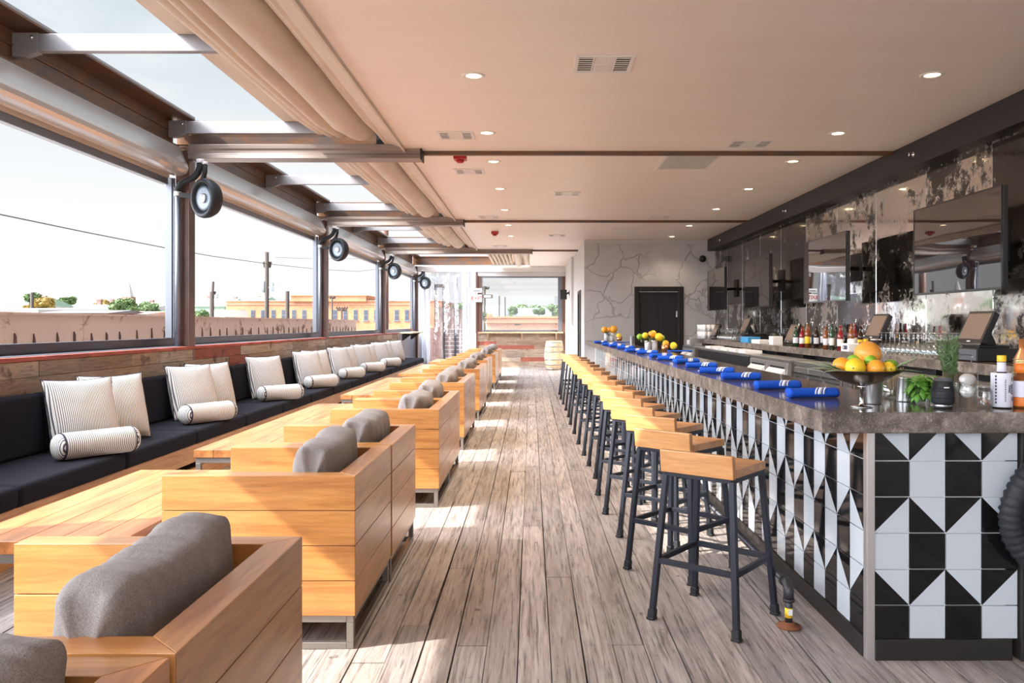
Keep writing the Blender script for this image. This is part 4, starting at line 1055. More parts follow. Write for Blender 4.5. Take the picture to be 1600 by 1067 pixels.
# ---- rolled blue napkins
def make_napkin():
    t = thing('rolled_napkin', 'x', 'napkin'); mb = MB(); vs = []; n = 20; L = .122
    for i in range(n+1):
        x = -L+2*L*i/n
        for j in range(18):
            a = 2*PI*j/18; ry, rz_ = .040, .024
            k = 1 + .08*noise.noise(Vector((x*12, math.cos(a)*1.5, math.sin(a)*1.5)))
            z = rz_ + rz_*math.sin(a)*k; vs.append((x, ry*math.cos(a)*k, max(z, .001)))
    fs = [(i*18+j, i*18+(j+1) % 18, (i+1)*18+(j+1) % 18, (i+1)*18+j) for i in range(n) for j in range(18)]
    fs += [tuple(reversed(range(18))), tuple(n*18+j for j in range(18))]
    mb.add(vs, fs, 0, None, True); mb.build('roll', M['blue_cloth'], t)
    # slanted stripes wound round the roll
    for off, w in ((.0, .004), (.020, .0095), (.040, .004)):
        mb = MB(); vs = []
        for j in range(15):
            a = PI*(-.05 + 1.1*j/14); 
            for e in (-w, w):
                x = .03 + off + .03*math.cos(a)*1.0 + e; vs.append((x, .0408*1.03*math.cos(a), .024 + .0252*1.03*math.sin(a)))
        mb.add(vs, [(2*j, 2*j+1, 2*j+3, 2*j+2) for j in range(14)], 0, None, True); o = mb.build('stripe', M['white_cloth'], t)
        s = o.modifiers.new('t', 'SOLIDIFY'); s.thickness = .0012
    mb = MB(); mb.bar((-L-.012, -.012, .02), (-L+.02, -.012, .02), .010, .0025); mb.bar((-L-.010, .012, .022), (-L+.02, .012, .022), .016, .0022); mb.build('cutlery', M['chrome'], t)
    return t
nk = make_napkin(); nx = [(1.375, 3.95), (1.36, 4.46), (1.35, 5.2), (1.34, 5.83), (1.38, 6.55), (1.40, 7.3), (1.37, 7.95), (1.38, 8.6), (1.38, 9.6), (1.32, 10.3), (1.36, 11.6), (1.33, 12.5), (1.30, 13.4), (1.29, 15.0)]
for i, (x, y) in enumerate(nx):
    lb = 'rolled blue napkin with white stripes on the bar, %s from the camera' % ORD[i]
    rz = math.radians([4, 3, -4, -12, -5, 24, -14, 18, -10, 15, -16, 8, -12, 10][i])
    if i == 0: nk.location = (x, y, ZT+.0005); nk.rotation_euler = (0, 0, rz); nk['label'] = lb; nk['group'] = 'rolled napkins on the bar'
    else: dup(nk, (x, y, ZT+.0005), rz, lb)

# ---- things standing on the near end of the bar
def img(px, py, z=ZT):          # floor plan point below a pixel at height z
    Y = F*(H-z)/(py-VY); return ((px-VX)*Y/F, Y, z)
def leaf(mb, p, d, L, w, up=(0,0,1), bend=.2, mi=0):
    p = Vector(p); d = Vector(d).normalized(); u = Vector(up); s = d.cross(u).normalized(); nn = s.cross(d)
    n = 7; vs = []
    for i in range(n+1):
        t_ = i/n; c = p + d*(L*t_) - nn*(bend*L*t_*t_); ww = w*math.sin(PI*min(.98, t_*.93+.07))**.8
        vs += [c - s*ww - nn*.0, c - nn*(-.15*ww), c + s*ww]
    fs = []
    for i in range(n): fs += [(3*i, 3*i+1, 3*i+4, 3*i+3), (3*i+1, 3*i+2, 3*i+5, 3*i+4)]
    mb.add(vs, fs, mi, None, True)
def glass_cup(name, label, cat, loc, r0, r1, h, mat='glass', group=None, base=.008):
    o = MB(); o.lathe([(0, 0), (r0, 0), (r1, h), (r1-.003, h), (r0-.003, base), (0, base)], 28)
    q = o.build('cup', M[mat]); q.name = name; q.location = loc; return tag(q, label, cat, group)
bx, by, bz = 1.432, 3.50, ZT+.0005
t = thing('fruit_bowl', 'wide shallow steel bowl of citrus on a slim stem at the bar corner', 'bowl', (bx, by, bz))
mb = MB(); mb.lathe([(.045, 0), (.045, .004), (.01, .008), (.0085, .02), (.0085, .085), (.02, .091)], 28); mb.build('stem', M['chrome'], t)
mb = MB(); mb.lathe([(.0, .090), (.03, .095), (.09, .115), (.145, .146), (.172, .161), (.173, .164), (.145, .150), (.09, .119), (.03, .099), (0, .094)], 40); mb.build('dish', M['bronze'], t)
fr_ = [('grapefruit', 'large yellow-orange grapefruit on top of the near fruit bowl', 'grapefruit', .030, .015, .262, .050), ('lemon', 'bright yellow lemon at the left front of the near fruit bowl', 'lemon', -.045, -.06, .200, .037),
       ('orange', 'orange at the middle front of the near fruit bowl', 'orange', .028, -.075, .198, .034), ('lemon', 'small lemon at the right front of the near fruit bowl', 'lemon', .082, -.055, .196, .026),
       ('lime', 'green lime at the right of the near fruit bowl', 'lime', .108, -.01, .204, .026), ('lime', 'green lime beside the grapefruit in the near fruit bowl', 'lime', -.022, .015, .225, .025),
       ('lime', 'half hidden lime under the grapefruit in the near fruit bowl', 'lime', .022, -.035, .228, .022), ('orange', 'orange at the left rear of the near fruit bowl', 'orange', -.075, .005, .205, .034)]
fr_o = {}
for k_, lb, cat, dx, dy, dz, r in fr_:
    dx *= 1.12; dz += (.004 if r > .045 else .009); r *= 1.14
    f = thing(cat, lb, cat, (bx+dx, by+dy, bz+dz-.035), rr.uniform(0, 3), 'citrus in the near fruit bowl')
    mb = MB(); sq = {'lemon': (1.2, 1, 1), 'lime': (1.12, 1, 1)}.get(k_, (1, 1, .95)); mb.ball((0,0,0), r, 22, 0, sq)
    if k_ == 'lemon': mb.lathe([(.012, 0), (.008, .008), (0, .012)], 10, c=(r*1.17, 0, 0), axis=(1,0,0))
    mb.build('peel', M[k_], f)
    mb = MB(); mb.lathe([(.004, 0), (.003, .003), (0, .004)], 8, c=(-r*sq[0]+.001, 0, 0), axis=(-1,0,0)); mb.build('stem_end', M['sage'], f)
mb = MB()
for a, L, el in ((175, .15, .35), (165, .13, .15), (185, .11, .5), (200, .12, .1), (5, .12, .45), (-8, .13, .65), (12, .17, .05), (150, .10, .3)):
    ra = math.radians(a); leaf(mb, (.10*math.cos(ra), .10*math.sin(ra)-.03, .161), (math.cos(ra), math.sin(ra)-.1, el), L, .019, bend=.1)
lf = mb.build('sage_leaves', M['sage']); lf.location = (bx, by, bz); tag(lf, 'long pale green leaves sticking out of the near fruit bowl', 'leaves'); s = lf.modifiers.new('t', 'SOLIDIFY'); s.thickness = .0012
def steel_cup(x, y, lb, r0=.032, r1=.040, h=.118):
    t = thing('steel_tumbler', lb, 'tumbler', (x, y, ZT+.0005), 0, 'steel shaker tumblers on the bar'); mb = MB()
    mb.lathe([(0, 0), (r0, 0), (r0+.001, .004), (r1, h-.003), (r1+.0015, h), (r1-.001, h), (r0-.001, .006), (0, .006)], 32); mb.build('cup', M['stainless'], t); return t
x, y, z = img(1365, 631); steel_cup(x, y, 'steel tumbler behind the stem of the fruit bowl')
x, y, z = img(1415, 627); steel_cup(x, y, 'steel tumbler left of the basil bunch', .04, .033, .112)
x, y, z = img(1394, 622); t = thing('straw_jar', 'glass jar of dry thin stalks between two steel tumblers', 'jar', (x, y, ZT+.0005))
mb = MB(); mb.lathe([(0, 0), (.048, 0), (.052, .01), (.052, .10), (.049, .10), (.049, .012), (0, .006)], 30); mb.build('glass_jar', M['glass'], t)
mb = MB(); r = random.Random(2)
for i in range(60):
    a = r.uniform(0, 6.28); q = r.uniform(0, .035); mb.tube([(q*math.cos(a), q*math.sin(a), .01), (q*1.1*math.cos(a+.2)+r.uniform(-.01, .01), q*1.1*math.sin(a), .10), (q*1.6*math.cos(a)+r.uniform(-.02, .02), q*1.6*math.sin(a), .125+r.uniform(0, .03))], .0011, 5)
mb.build('stalks', M['straw'], t)
# basil
x, y, z = img(1440, 630); t = thing('basil_bunch', 'bunch of bright green basil in a short glass', 'herbs', (x, y, ZT+.0005))
mb = MB(); mb.lathe([(0, 0), (.035, 0), (.042, .075), (.0395, .075), (.033, .006), (0, .006)], 26); mb.build('glass', M['glass'], t)
mb = MB(); r = random.Random(5)
for i in range(95):
    a = r.uniform(0, 6.28); e = r.uniform(-1.6, .8); zz = r.uniform(.045, .125); q = r.uniform(.005, .045)
    leaf(mb, (q*math.cos(a), q*math.sin(a), zz), (math.cos(a), math.sin(a), e), r.uniform(.036, .062), r.uniform(.012, .020), bend=.35)
b_ = mb.build('leaves', M['basil'], t); s = b_.modifiers.new('t', 'SOLIDIFY'); s.thickness = .0006
mb = MB()
for i in range(9):
    a = r.uniform(0, 6.28); mb.tube([(.015*math.cos(a), .015*math.sin(a), .01), (.02*math.cos(a+.5), .02*math.sin(a+.5), .09)], .0018, 6)
mb.build('stalks', M['basil'], t)
# rosemary
x, y, z = img(1487, 627); t = thing('rosemary_glass', 'tall rosemary sprigs standing in a clear glass', 'herbs', (x, y, ZT+.0005))
mb = MB(); mb.lathe([(0, 0), (.034, 0), (.040, .135), (.0375, .135), (.032, .008), (0, .008)], 26); mb.build('glass', M['glass'], t)
mb = MB(); r = random.Random(6)
for i in range(26):
    a = r.uniform(0, 6.28); q = r.uniform(.0, .024); top_ = r.uniform(.20, .30); lean = Vector((r.uniform(-.05, .05)-.008, r.uniform(-.04, .04), 0))
    p0 = Vector((q*math.cos(a), q*math.sin(a), .01)); p1 = p0+lean+Vector((0, 0, top_)); mb.tube([p0, (p0+p1)/2+lean*.1, p1], .0012, 5)
    for j in range(46):
        f_ = .3+.7*j/46; c = p0.lerp(p1, f_); b_ = r.uniform(0, 6.28); leaf(mb, c, (math.cos(b_), math.sin(b_), 1.0), r.uniform(.016, .028), .0017, up=(math.sin(b_), -math.cos(b_), .2), bend=0)
mb.build('sprigs', M['rosemary'], t)
# camera lens standing upright
x, y, z = img(1473, 638); t = thing('camera_lens', 'black camera lens standing upright among the herbs', 'lens', (x, y, ZT+.0005))
mb = MB(); mb.lathe([(0, 0), (.037, 0), (.037, .010), (.033, .012), (.033, .018), (.043, .022), (.0455, .028), (.0455, .075), (.042, .092), (.0375, .112), (.0375, .118)], 40); mb.build('barrel', M['rubber'], t)
mb = MB(); mb.lathe([(.0378, .1175), (.0345, .119), (.0345, .128), (.031, .131), (0, .131)], 36); mb.build('rear_cap', M['lens_ring'], t)
for k_ in range(2):
    mb = MB(); z0 = .045+.028*k_; mb.lathe([(.0456-.001*k_, z0), (.0468-.001*k_, z0+.002), (.0468-.001*k_, z0+.012), (.0456-.001*k_, z0+.014)], 48); mb.build('grip_ring', M['rubber'], t)
mb = MB(); mb.lathe([(.0372, .011), (.034, .0115), (.034, .0165), (.0372, .017)], 36); mb.build('mount_ring', M['chrome'], t)
mb = MB(); mb.box(-.016, .006, -.0432, -.0415, .089, .0935); mb.build('marking', M['paper'], t)
# eggs in a glass, amber glass behind
x, y, z = img(1501, 629); o = glass_cup('tall_glass', 'narrow clear glass between the lens and the egg glass', 'glass', (x, y, ZT+.0005), .026, .030, .13)
x, y, z = img(1513, 640); o = glass_cup('egg_glass', 'straight clear glass holding white eggs', 'glass', (x, y, ZT+.0005), .035, .038, .158)
for i, (dx, dy, dz, sq) in enumerate(((-.004, -.002, .128, (1.25, 1, .92)), (-.006, .0, .078, (1.05, .95, 1.05)))):
    e = MB(); e.ball((0,0,0), .027, 24, 0, sq); q = e.build('egg', M['egg']); q.location = (x+dx, y+dy, ZT+dz); tag(q, ['upper white egg in the clear glass', 'lower white egg in the clear glass'][i], 'egg', 'eggs in the glass')
x, y, z = img(1537, 637); t = thing('lidded_jar', 'small lidded glass jar of red and white sweets', 'jar', (x, y, ZT+.0005))
mb = MB(); mb.lathe([(0, 0), (.034, 0), (.036, .006), (.036, .072), (.033, .078), (.031, .078), (.033, .07), (.033, .008), (0, .006)], 28); mb.build('glass_jar', M['glass'], t)
mb = MB(); mb.lathe([(0, .081), (.036, .081), (.038, .086), (.038, .094), (.034, .098), (0, .099)], 28); mb.build('lid', M['glass'], t)
r = random.Random(9)
for mt, nm in (('paper', 'pale_sweets'), ('pinkglass', 'red_sweets')):
    mb = MB()
    for i in range(13): a = r.uniform(0, 6.28); q = r.uniform(0, .024); mb.ball((q*math.cos(a), q*math.sin(a), r.uniform(.014, .062)), .0075, 8)
    mb.build(nm, M[mt], t)
# bitters bottle
x, y, z = img(1565, 637); t = thing('bitters_bottle', 'dark bottle with oversized white paper label and yellow cap', 'bottle', (x, y, ZT+.0005))
mb = MB(); mb.lathe([(0, 0), (.037, 0), (.040, .004), (.040, .128), (.036, .139), (.021, .150), (.0165, .165), (.0155, .195), (.0155, .205)], 34); mb.build('body', M['bottle_brown'], t)
mb = MB(); mb.lathe([(.0415, .005), (.0418, .006), (.0418, .148), (.0412, .150)], 34); mb.build('paper_label', M['label'], t)
mb = MB(); mb.lathe([(.0195, .155), (.0172, .195), (.0165, .195)], 28); mb.build('neck_label', M['label'], t)
mb = MB(); mb.lathe([(.0178, .198), (.018, .199), (.018, .222), (.0165, .225), (0, .225)], 26); mb.build('cap', M['yellow'], t)
mb = MB()
for k_ in range(9):
    z0 = .02+.014*k_; mb.box(-.0385, -.0345, -.0235, -.018, z0, z0+.009)
for k_ in range(12): z0 = .03+.008*k_; mb.box(-.010+.001*(k_ % 2), -.0055, -.0425, -.041, z0, z0+.0045)
mb.build('label_print', M['ink'], t)
mb = MB()
for z0 in (.040, .125):
    mb.tube([(.022+.0075*math.cos(2*PI*i/20), -.0375, z0+.0075*math.sin(2*PI*i/20)) for i in range(20)], .0009, 5, closed=True); mb.ball((.022, -.036, z0), .004, 8, 0, (1, .3, 1))
mb.build('label_medals', M['ink'], t)
for k_ in range(2): text('label_lettering', ['bitters', 'aromatic'][k_], .012, M['ink'], t, (.008+.010*k_, -.0428+.002*k_, .083), (PI/2, -PI/2, 0))
x, y, z = img(1597, 637); t = thing('orange_bottle', 'bottle with orange and white label at the right edge of the bar', 'bottle', (x, y, ZT+.0005))
mb = MB(); mb.lathe([(0, 0), (.034, 0), (.036, .004), (.036, .12), (.032, .13), (.018, .15), (.016, .175)], 30); mb.build('body', M['bottle_amber'], t)
mb = MB(); mb.lathe([(.0365, .008), (.0368, .009), (.0368, .045), (.0365, .046)], 30); mb.build('lower_label', M['orange_lab'], t)
mb = MB(); mb.lathe([(.0365, .047), (.0367, .048), (.0367, .115), (.0365, .116)], 30); mb.build('upper_label', M['label'], t)
mb = MB(); mb.lathe([(.030, .150), (.030, .19), (.0, .192)], 26); mb.build('cap', M['orange_lab'], t)
x2, y2, z2 = img(1600, 628); t = thing('spiced_bottle', 'tall dark bottle wrapped in copper wire at the right edge', 'bottle', (x2+.03, y2+.06, ZT+.0005))
mb = MB(); mb.lathe([(0, 0), (.036, 0), (.036, .20), (.016, .24), (.016, .29)], 30); mb.build('body', M['copper'], t)
mb = MB(); mb.tube([(.0385*math.cos(i*.55), .0385*math.sin(i*.55), .10+i*.0011) for i in range(90)], .0022, 6); mb.build('wire_wrap', M['straw'], t)

# ---- far fruit arrangements and tins
def tin_group(px, py, lb, tins, fruits, grp):
    bx_, by_, _ = img(px, py)
    for i, (dx, dy, h, r) in enumerate(tins):
        t = thing('steel_tumbler', '%s of the %s' % (['left tin', 'right tin', 'small copper tin', 'extra tin'][i], lb), 'tumbler', (bx_+dx, by_+dy, ZT+.0005), 0, grp[0])
        mb = MB(); mb.lathe([(0, 0), (r*.85, 0), (r, h), (r-.002, h), (r*.85-.002, .005), (0, .005)], 24); mb.build('cup', M['copper'] if i == 2 else M['whiteplastic'], t)
        mb = MB(); mb.lathe([(r*1.0, h-.004), (r*1.03, h-.002), (r*1.0, h)], 24); mb.build('rim', M['chrome'], t)
    for i, (k_, dx, dy, dz, r) in enumerate(fruits):
        f = MB(); f.ball((0,0,0), r, 16); o = f.build(k_, M[k_]); o.location = (bx_+dx, by_+dy, ZT+dz)
        tag(o, '%s %s in the %s' % (['leftmost', 'second', 'middle', 'fourth', 'fifth', 'rightmost', 'lowest', 'rearmost'][i], k_, lb), k_, grp[1])
    mb = MB(); r_ = random.Random(px)
    for i in range(26):
        a = r_.uniform(0, 6.28); leaf(mb, (.06*math.cos(a), .05*math.sin(a), .15+r_.uniform(-.03, .03)), (math.cos(a), math.sin(a), r_.uniform(-.2, .7)), r_.uniform(.08, .15), .014, bend=.2)
    o = mb.build('leaves', M['leaf_green']); o.location = (bx_, by_, ZT); tag(o, 'green leaves around the %s' % lb, 'leaves'); s = o.modifiers.new('t', 'SOLIDIFY'); s.thickness = .002
tin_group(1018, 548, 'mixed citrus arrangement halfway along the bar', [(-.05, 0, .135, .045), (.04, .0, .145, .045), (.16, -.12, .08, .05)],
          [('lime', -.16, .0, .19, .04), ('lemon', -.09, -.02, .205, .042), ('orange', .0, 0, .215, .05), ('lemon', .09, -.05, .185, .055), ('lime', .14, .03, .17, .045), ('orange', .17, -.12, .10, .045), ('lemon', .27, -.14, .07, .05), ('lemon', .03, .06, .23, .045)],
          ('tins of the middle arrangement', 'fruit of the middle arrangement'))
tin_group(952, 532.5, 'orange arrangement at the far end of the bar', [(-.06, 0, .16, .055), (.06, .0, .17, .055), (.2, -.12, .09, .06)],
          [('orange', -.10, 0, .235, .07), ('orange', .0, 0, .24, .055), ('orange', .09, -.02, .245, .08), ('lemon', .19, -.12, .11, .055)],
          ('tins of the far arrangement', 'fruit of the far arrangement'))
x, y, z = img(988, 537); t = steel_cup(x, y, 'lone steel tumbler between the two fruit arrangements', .04, .05, .14)
# trays and cups on the inner side of the bar
for i, (px, py, w_, lb) in enumerate(((1062, 549, .30, 'blue bar mat beside the middle citrus arrangement'), (975, 535, .4, 'blue bar mat at the far end of the bar'))):
    x, y, z = img(px, py); mb = MB(); mb.box(-w_/2, w_/2, -.10, .10, 0, .012); o = mb.build('bar_mat', M['blue_cloth'], loc=(x, y, ZT+.0005), bevel=.004); tag(o, lb, 'mat')
# ================================================================ back bar
ZB = 1.10
slab('back_countertop', [(3.40, 2.2), (4.04, 2.2), (4.04, 17.2), (3.40, 17.2)], 1.015, ZB, 'speckled stone back counter along the mirror wall', 'countertop', .005, 3)
t = thing('back_cabinet', 'long black base cabinet under the back counter', 'cabinet', (0, 0, 0))
mb = MB(); mb.box(3.62, 4.03, 2.3, 17.1, .001, 1.013); mb.build('body', M['black_wood'], t)
for k in range(13):
    mb = MB(); y = 2.4+k*1.13; mb.box(3.47, 3.62, y, y+.03, .001, 1.012); mb.build('divider', M['black_wood'], t)
mb = MB(); mb.box(3.47, 3.62, 2.4, 17.0, .48, .50); mb.build('shelf', M['stainless'], t)
def unit(y0, y1, label, kind):
    t = thing('bar_refrigerator' if kind == 'fridge' else 'bar_equipment', label, 'bar appliance', (3.08, y0, 0)); L = y1-y0
    mb = MB(); mb.box(.02, .36, 0, L, .10, .93); mb.build('body', M['black'] if kind == 'dark' else M['raw_steel'], t, bevel=.006)
    mb = MB(); mb.box(0, .37, -.005, L+.005, .931, .965); mb.build('top', M['stainless'], t, bevel=.004)
    mb = MB()
    for y in (.04, L-.06):
        for x in (.04, .30): mb.tube([(x, y, .0005), (x, y, .10)], .018, 10)
    mb.build('feet', M['raw_steel'], t)
    if kind == 'fridge':
        n = 3; w = (L-.26)/n
        mb = MB(); mb.box(0, .02, .01, .22, .13, .90)
        for k in range(22): mb.box(-.006, 0, .03, .20, .18+k*.031, .193+k*.031)
        mb.build('louver_panel', M['stainless'], t)
        for k in range(n):
            a = .24+k*w; mb = MB(); mb.box(-.01, .019, a+.005, a+w-.005, .13, .90); d = mb.build('door', M['stainless'], t, bevel=.004)
            mb = MB(); mb.box(-.014, -.0102, a+.06, a+w-.06, .22, .80); mb.build('door_glass', M['facade_glass'], d)
            mb = MB(); mb.bar((-.035, a+.04, .84), (-.035, a+w-.04, .84), .014, .02); mb.build('handle', M['chrome'], d)
    elif kind == 'sink':
        for k in range(2):
            a = L*k/2+.02; b = L*(k+1)/2-.02
            mb = MB(); mb.box(-.01, .019, a, b, .50, .925); d = mb.build('front_panel', M['alu'], t, bevel=.004)
            mb = MB(); mb.prism([(-.0145, .755), (-.08, .785), (-.0145, .85)], a+.07, b-.07, 'Y'); mb.build('chute', M['whiteplastic'], d)
            mb = MB(); mb.box(-.014, -.0102, a+.12, b-.12, .80, .875); mb.build('dark_slot', M['black'], d)
    else:
        mb = MB(); mb.box(-.08, -.0, .1, L-.1, .66, .70); mb.box(-.085, -.078, .1, L-.1, .66, .76); mb.build('speed_rail', M['stainless'], t, bevel=.003)
        mb = MB(); r = random.Random(2)
        for k in range(5): y = .3+k*(L-.6)/5; mb.box(.05, .30, y, y+.4, .966, 1.0+.01*r.random())
        mb.build('bin_lids', M['whiteplastic'], t, bevel=.004)
    return t
unit(5.6, 7.3, 'near stainless glass door refrigerator under the back counter', 'fridge'); unit(7.75, 9.45, 'second stainless refrigerator with louvered side panel under the back counter', 'fridge')
unit(9.65, 11.35, 'stainless unit with two white chutes under the back counter', 'sink'); unit(11.5, 15.0, 'long black bar station with pale lids under the back counter', 'dark')
unit(15.3, 16.4, 'stainless hand sink unit at the far end of the back counter', 'sink')
t = thing('towel_dispenser', 'white and steel towel dispensers at the far end behind the bar', 'dispenser', (3.12, 15.9, .966))
mb = MB(); mb.box(0, .12, 0, .3, 0, .16); mb.build('steel_case', M['stainless'], t, bevel=.01)
mb = MB(); mb.box(-.004, .0, .06, .24, .03, .12); mb.build('front_window', M['whiteplastic'], t)
# ---- televisions
def tv(y0, label):
    t = thing('television', label, 'television', (3.64, y0, 1.67), 0, 'televisions on the mirror wall'); L = 1.44; Hh = .81
    mb = MB(); mb.box(.005, .05, 0, L, 0, Hh); mb.build('case', M['black'], t, bevel=.006)
    mb = MB(); mb.box(.0, .0045, .012, L-.012, .018, Hh-.012); mb.build('screen', M['screen_tv'], t)
    mb = MB()
    for a in ((0, .012, 0, Hh), (L-.012, L, 0, Hh), (.012, L-.012, 0, .018), (.012, L-.012, Hh-.012, Hh)): mb.box(-.003, .0049, a[0], a[1], a[2], a[3])
    mb.build('bezel', M['black_gloss'], t)
    mb = MB(); mb.box(.05, .10, L/2-.3, L/2+.3, .2, .6); mb.build('rear_housing', M['black'], t, bevel=.01)
    mb = MB(); mb.bar((.09, L/2, .42), (.25, L/2+.14, .42), .04, .05); mb.bar((.25, L/2+.14, .42), (.40, L/2, .42), .04, .05); mb.box(.39, .408, L/2-.14, L/2+.14, .26, .60); mb.build('wall_mount', M['black'], t)
for y, lb in ((6.24, 'large television nearest the camera, reflecting the bright outdoors'), (9.33, 'second television from the camera above the back counter'), (12.33, 'third television from the camera, all dark'), (15.2, 'farthest television beside the grey plaster wall')): tv(y, lb)
# ---- tills
def till(y, label, drawer, zb=None):
    z = ZB+.0005
    if drawer:
        d = thing('cash_drawer', 'black cash drawer under the ' + label, 'cash drawer', (3.50, y, z), 0, 'cash drawers on the back counter')
        mb = MB(); mb.box(.004, .42, 0, .42, .004, .105); mb.build('body', M['black'], d, bevel=.004)
        mb = MB(); mb.box(0, .0038, .01, .41, .01, .095); f = mb.build('front', M['lens_ring'], d, bevel=.001, seg=1)
        mb = MB(); mb.box(-.002, 0, .08, .34, .048, .054); mb.build('slot', M['black'], f)
        mb = MB(); mb.lathe([(.008, 0), (.008, .004), (0, .005)], 12, c=(0, .06, .035), axis=(-1, 0, 0)); mb.box(-.014, -.004, .057, .063, .0, .036); mb.build('key', M['chrome'], f)
        z += .1055
    t = thing('till_terminal', label, 'till', (3.52, y+.02, z), 0, 'till terminals on the back counter')
    mb = MB(); mb.box(.05, .30, .08, .32, 0, .022); mb.prism([(.16, .02), (.24, .02), (.17, .17), (.13, .17)], .15, .25, 'Y'); mb.build('stand', M['black'], t, bevel=.004)
    ux, uz = .115, .255; ln = math.hypot(ux, uz); ux, uz = ux/ln, uz/ln; nx_, nz_ = uz, -ux
    def P(a, dpt): return (.02+ux*a+nx_*dpt, .04+uz*a+nz_*dpt)
    mb = MB(); mb.prism([P(0, 0), P(.285, 0), P(.27, .05), P(.02, .05)], 0, .37, 'Y'); mb.build('case', M['black'], t, bevel=.005)
    mb = MB(); mb.prism([P(.035, -.002), P(.26, -.002), P(.26, -.0003), P(.035, -.0003)], .022, .348, 'Y'); mb.build('screen', M['screen_brown'], t)
    mb = MB(); mb.prism([P(.012, -.002), P(.02, -.002), P(.02, -.0003), P(.012, -.0003)], .16, .21, 'Y'); mb.build('badge', M['paper'], t)
till(6.34, 'till terminal nearest the camera, angled brown screen', True); till(8.22, 'second till terminal from the camera, beside the stemmed glasses', True)
till(10.95, 'third till terminal from the camera, between two bottle clusters', False); till(13.4, 'fourth till terminal from the camera, beside the blue carton', True); till(15.6, 'farthest till terminal beside stacked tumblers', False)
# ---- stemmed glasses standing upside down
def wineglass(name):
    mb = MB(); mb.lathe([(.030, 0), (.036, .03), (.038, .055), (.030, .085), (.010, .105), (.004, .115), (.0035, .19), (.006, .203), (.034, .209), (.034, .212), (0, .213)], 18)
    mb.lathe([(.0295, .0), (.034, .03), (.036, .055), (.028, .083), (.0, .103)], 18); return mb.build(name, M['glass'])
w0 = None; r = random.Random(3)
for i in range(6):
    for j in range(12):
        x, y = 3.47+i*.088, 6.92+j*.098
        if w0 is None: w0 = o = wineglass('wine_glass')
        else: o = w0.copy(); COL.objects.link(o)
        o.location = (x+r.uniform(-.004, .004), y+r.uniform(-.004, .004), ZB+.006); o['label'] = 'clear stemmed glass upside down on the back counter beside the nearest till'; o['category'] = 'glass'; o['group'] = 'upside-down stemmed glasses near the first till'
for i in range(4):
    for j in range(7):
        o = w0.copy(); COL.objects.link(o); o.location = (3.5+i*.09, 14.1+j*.16, ZB+.006); o['label'] = 'clear stemmed glass at the far end of the back counter between two tills'; o['category'] = 'glass'; o['group'] = 'far stemmed glasses'
mb = MB(); mb.box(3.43, 3.98, 6.87, 8.06, 0, .005); o = mb.build('bar_mat', M['raw_steel'], loc=(0, 0, ZB+.0003)); tag(o, 'thin mat under the upside-down stemmed glasses near the first till', 'mat')
mb = MB(); mb.box(3.45, 3.82, 14.02, 15.15, 0, .005); o = mb.build('bar_mat', M['raw_steel'], loc=(0, 0, ZB+.0003)); tag(o, 'thin mat under the far stemmed glasses', 'mat')
mb = MB(); mb.lathe([(.03, 0), (.036, .14), (.034, .14), (.028, .005), (0, .005)], 18); tg = mb.build('tumbler', M['whiteplastic'])
first = True
for i in range(4):
    for j in range(6):
        for k in range(2):
            o = tg if first else tg.copy()
            if not first: COL.objects.link(o)
            first = False; o.location = (3.5+i*.085, 16.25+j*.12, ZB+.001+k*.141); o['label'] = 'pale stacked tumbler at the far end of the back counter by the plaster wall'; o['category'] = 'tumbler'; o['group'] = 'stacked pale tumblers'
# ---- bottles
def bottle(x, y, kind, h, r_, label, grp):
    mats = {'amber': 'bottle_amber', 'green': 'bottle_green', 'brown': 'bottle_brown', 'red': 'bottle_red', 'clear': 'glass'}
    t = thing('liquor_bottle', label, 'bottle', (x, y, ZB+.0005), 0, grp); s = h/.3
    mb = MB(); mb.lathe([(0, 0), (r_, 0), (r_, .17*s), (r_*.9, .19*s), (.014, .225*s), (.013, .28*s), (.015, .285*s), (0, .287*s)], 20); mb.build('body', M[mats[kind]], t)
    mb = MB(); mb.lathe([(r_+.0004, .05*s), (r_+.0006, .051*s), (r_+.0006, .13*s), (r_+.0004, .131*s)], 20); mb.build('paper_label', M[random.Random(x*99).choice(['paper', 'label', 'paper', 'yellow'])], t)
    mb = MB(); mb.lathe([(.005, .28*s), (.005, .31*s), (.003, .34*s), (0, .34*s)], 10, axis=(.15, 0, 1)); mb.build('pourer', M['chrome'] if kind != 'red' else M['black'], t)
kinds = ['amber', 'brown', 'clear', 'green', 'red', 'amber', 'clear', 'brown', 'green', 'amber', 'red', 'clear']
cw = {'amber': 'amber', 'brown': 'dark brown', 'clear': 'clear', 'green': 'dark green', 'red': 'red'}
for g, (y0, y1, n_, nm) in enumerate(((8.85, 9.75, 14, 'bottle cluster between the second and third tills'), (10.2, 10.8, 10, 'bottle cluster just before the third till'))):
    r = random.Random(20+g)
    for i in range(n_):
        k_ = kinds[i % 12]; x = 3.50+.13*(i % 4)+r.uniform(-.015, .015); y = y0+(y1-y0)*((i//4)+.3*(i % 2))/(n_//4+.5)
        bottle(x, y, k_, r.uniform(.27, .34), r.uniform(.027, .034), '%s liquor bottle in the %s' % (cw[k_], nm), nm)
def carton(x, y, w, d_, h, mat, label, mark=False):
    t = thing('carton', label, 'box', (x, y, ZB+.0005)); mb = MB(); mb.box(0, w, 0, d_, 0, h); mb.build('box', M[mat], t, bevel=.003)
    if mark:
        mb = MB(); mb.box(-.001, 0, .04, .12, .02, h-.02); mb.tube([(-.001, d_-.08+.02*math.cos(a), h/2+.02*math.sin(a)) for a in [2*PI*i/16 for i in range(16)]], .004, 5, closed=True); mb.build('printed_mark', M['ink'], t)
carton(3.43, 8.72, .16, .22, .085, 'paper', 'white box with dark printing in front of the second bottle cluster', True)
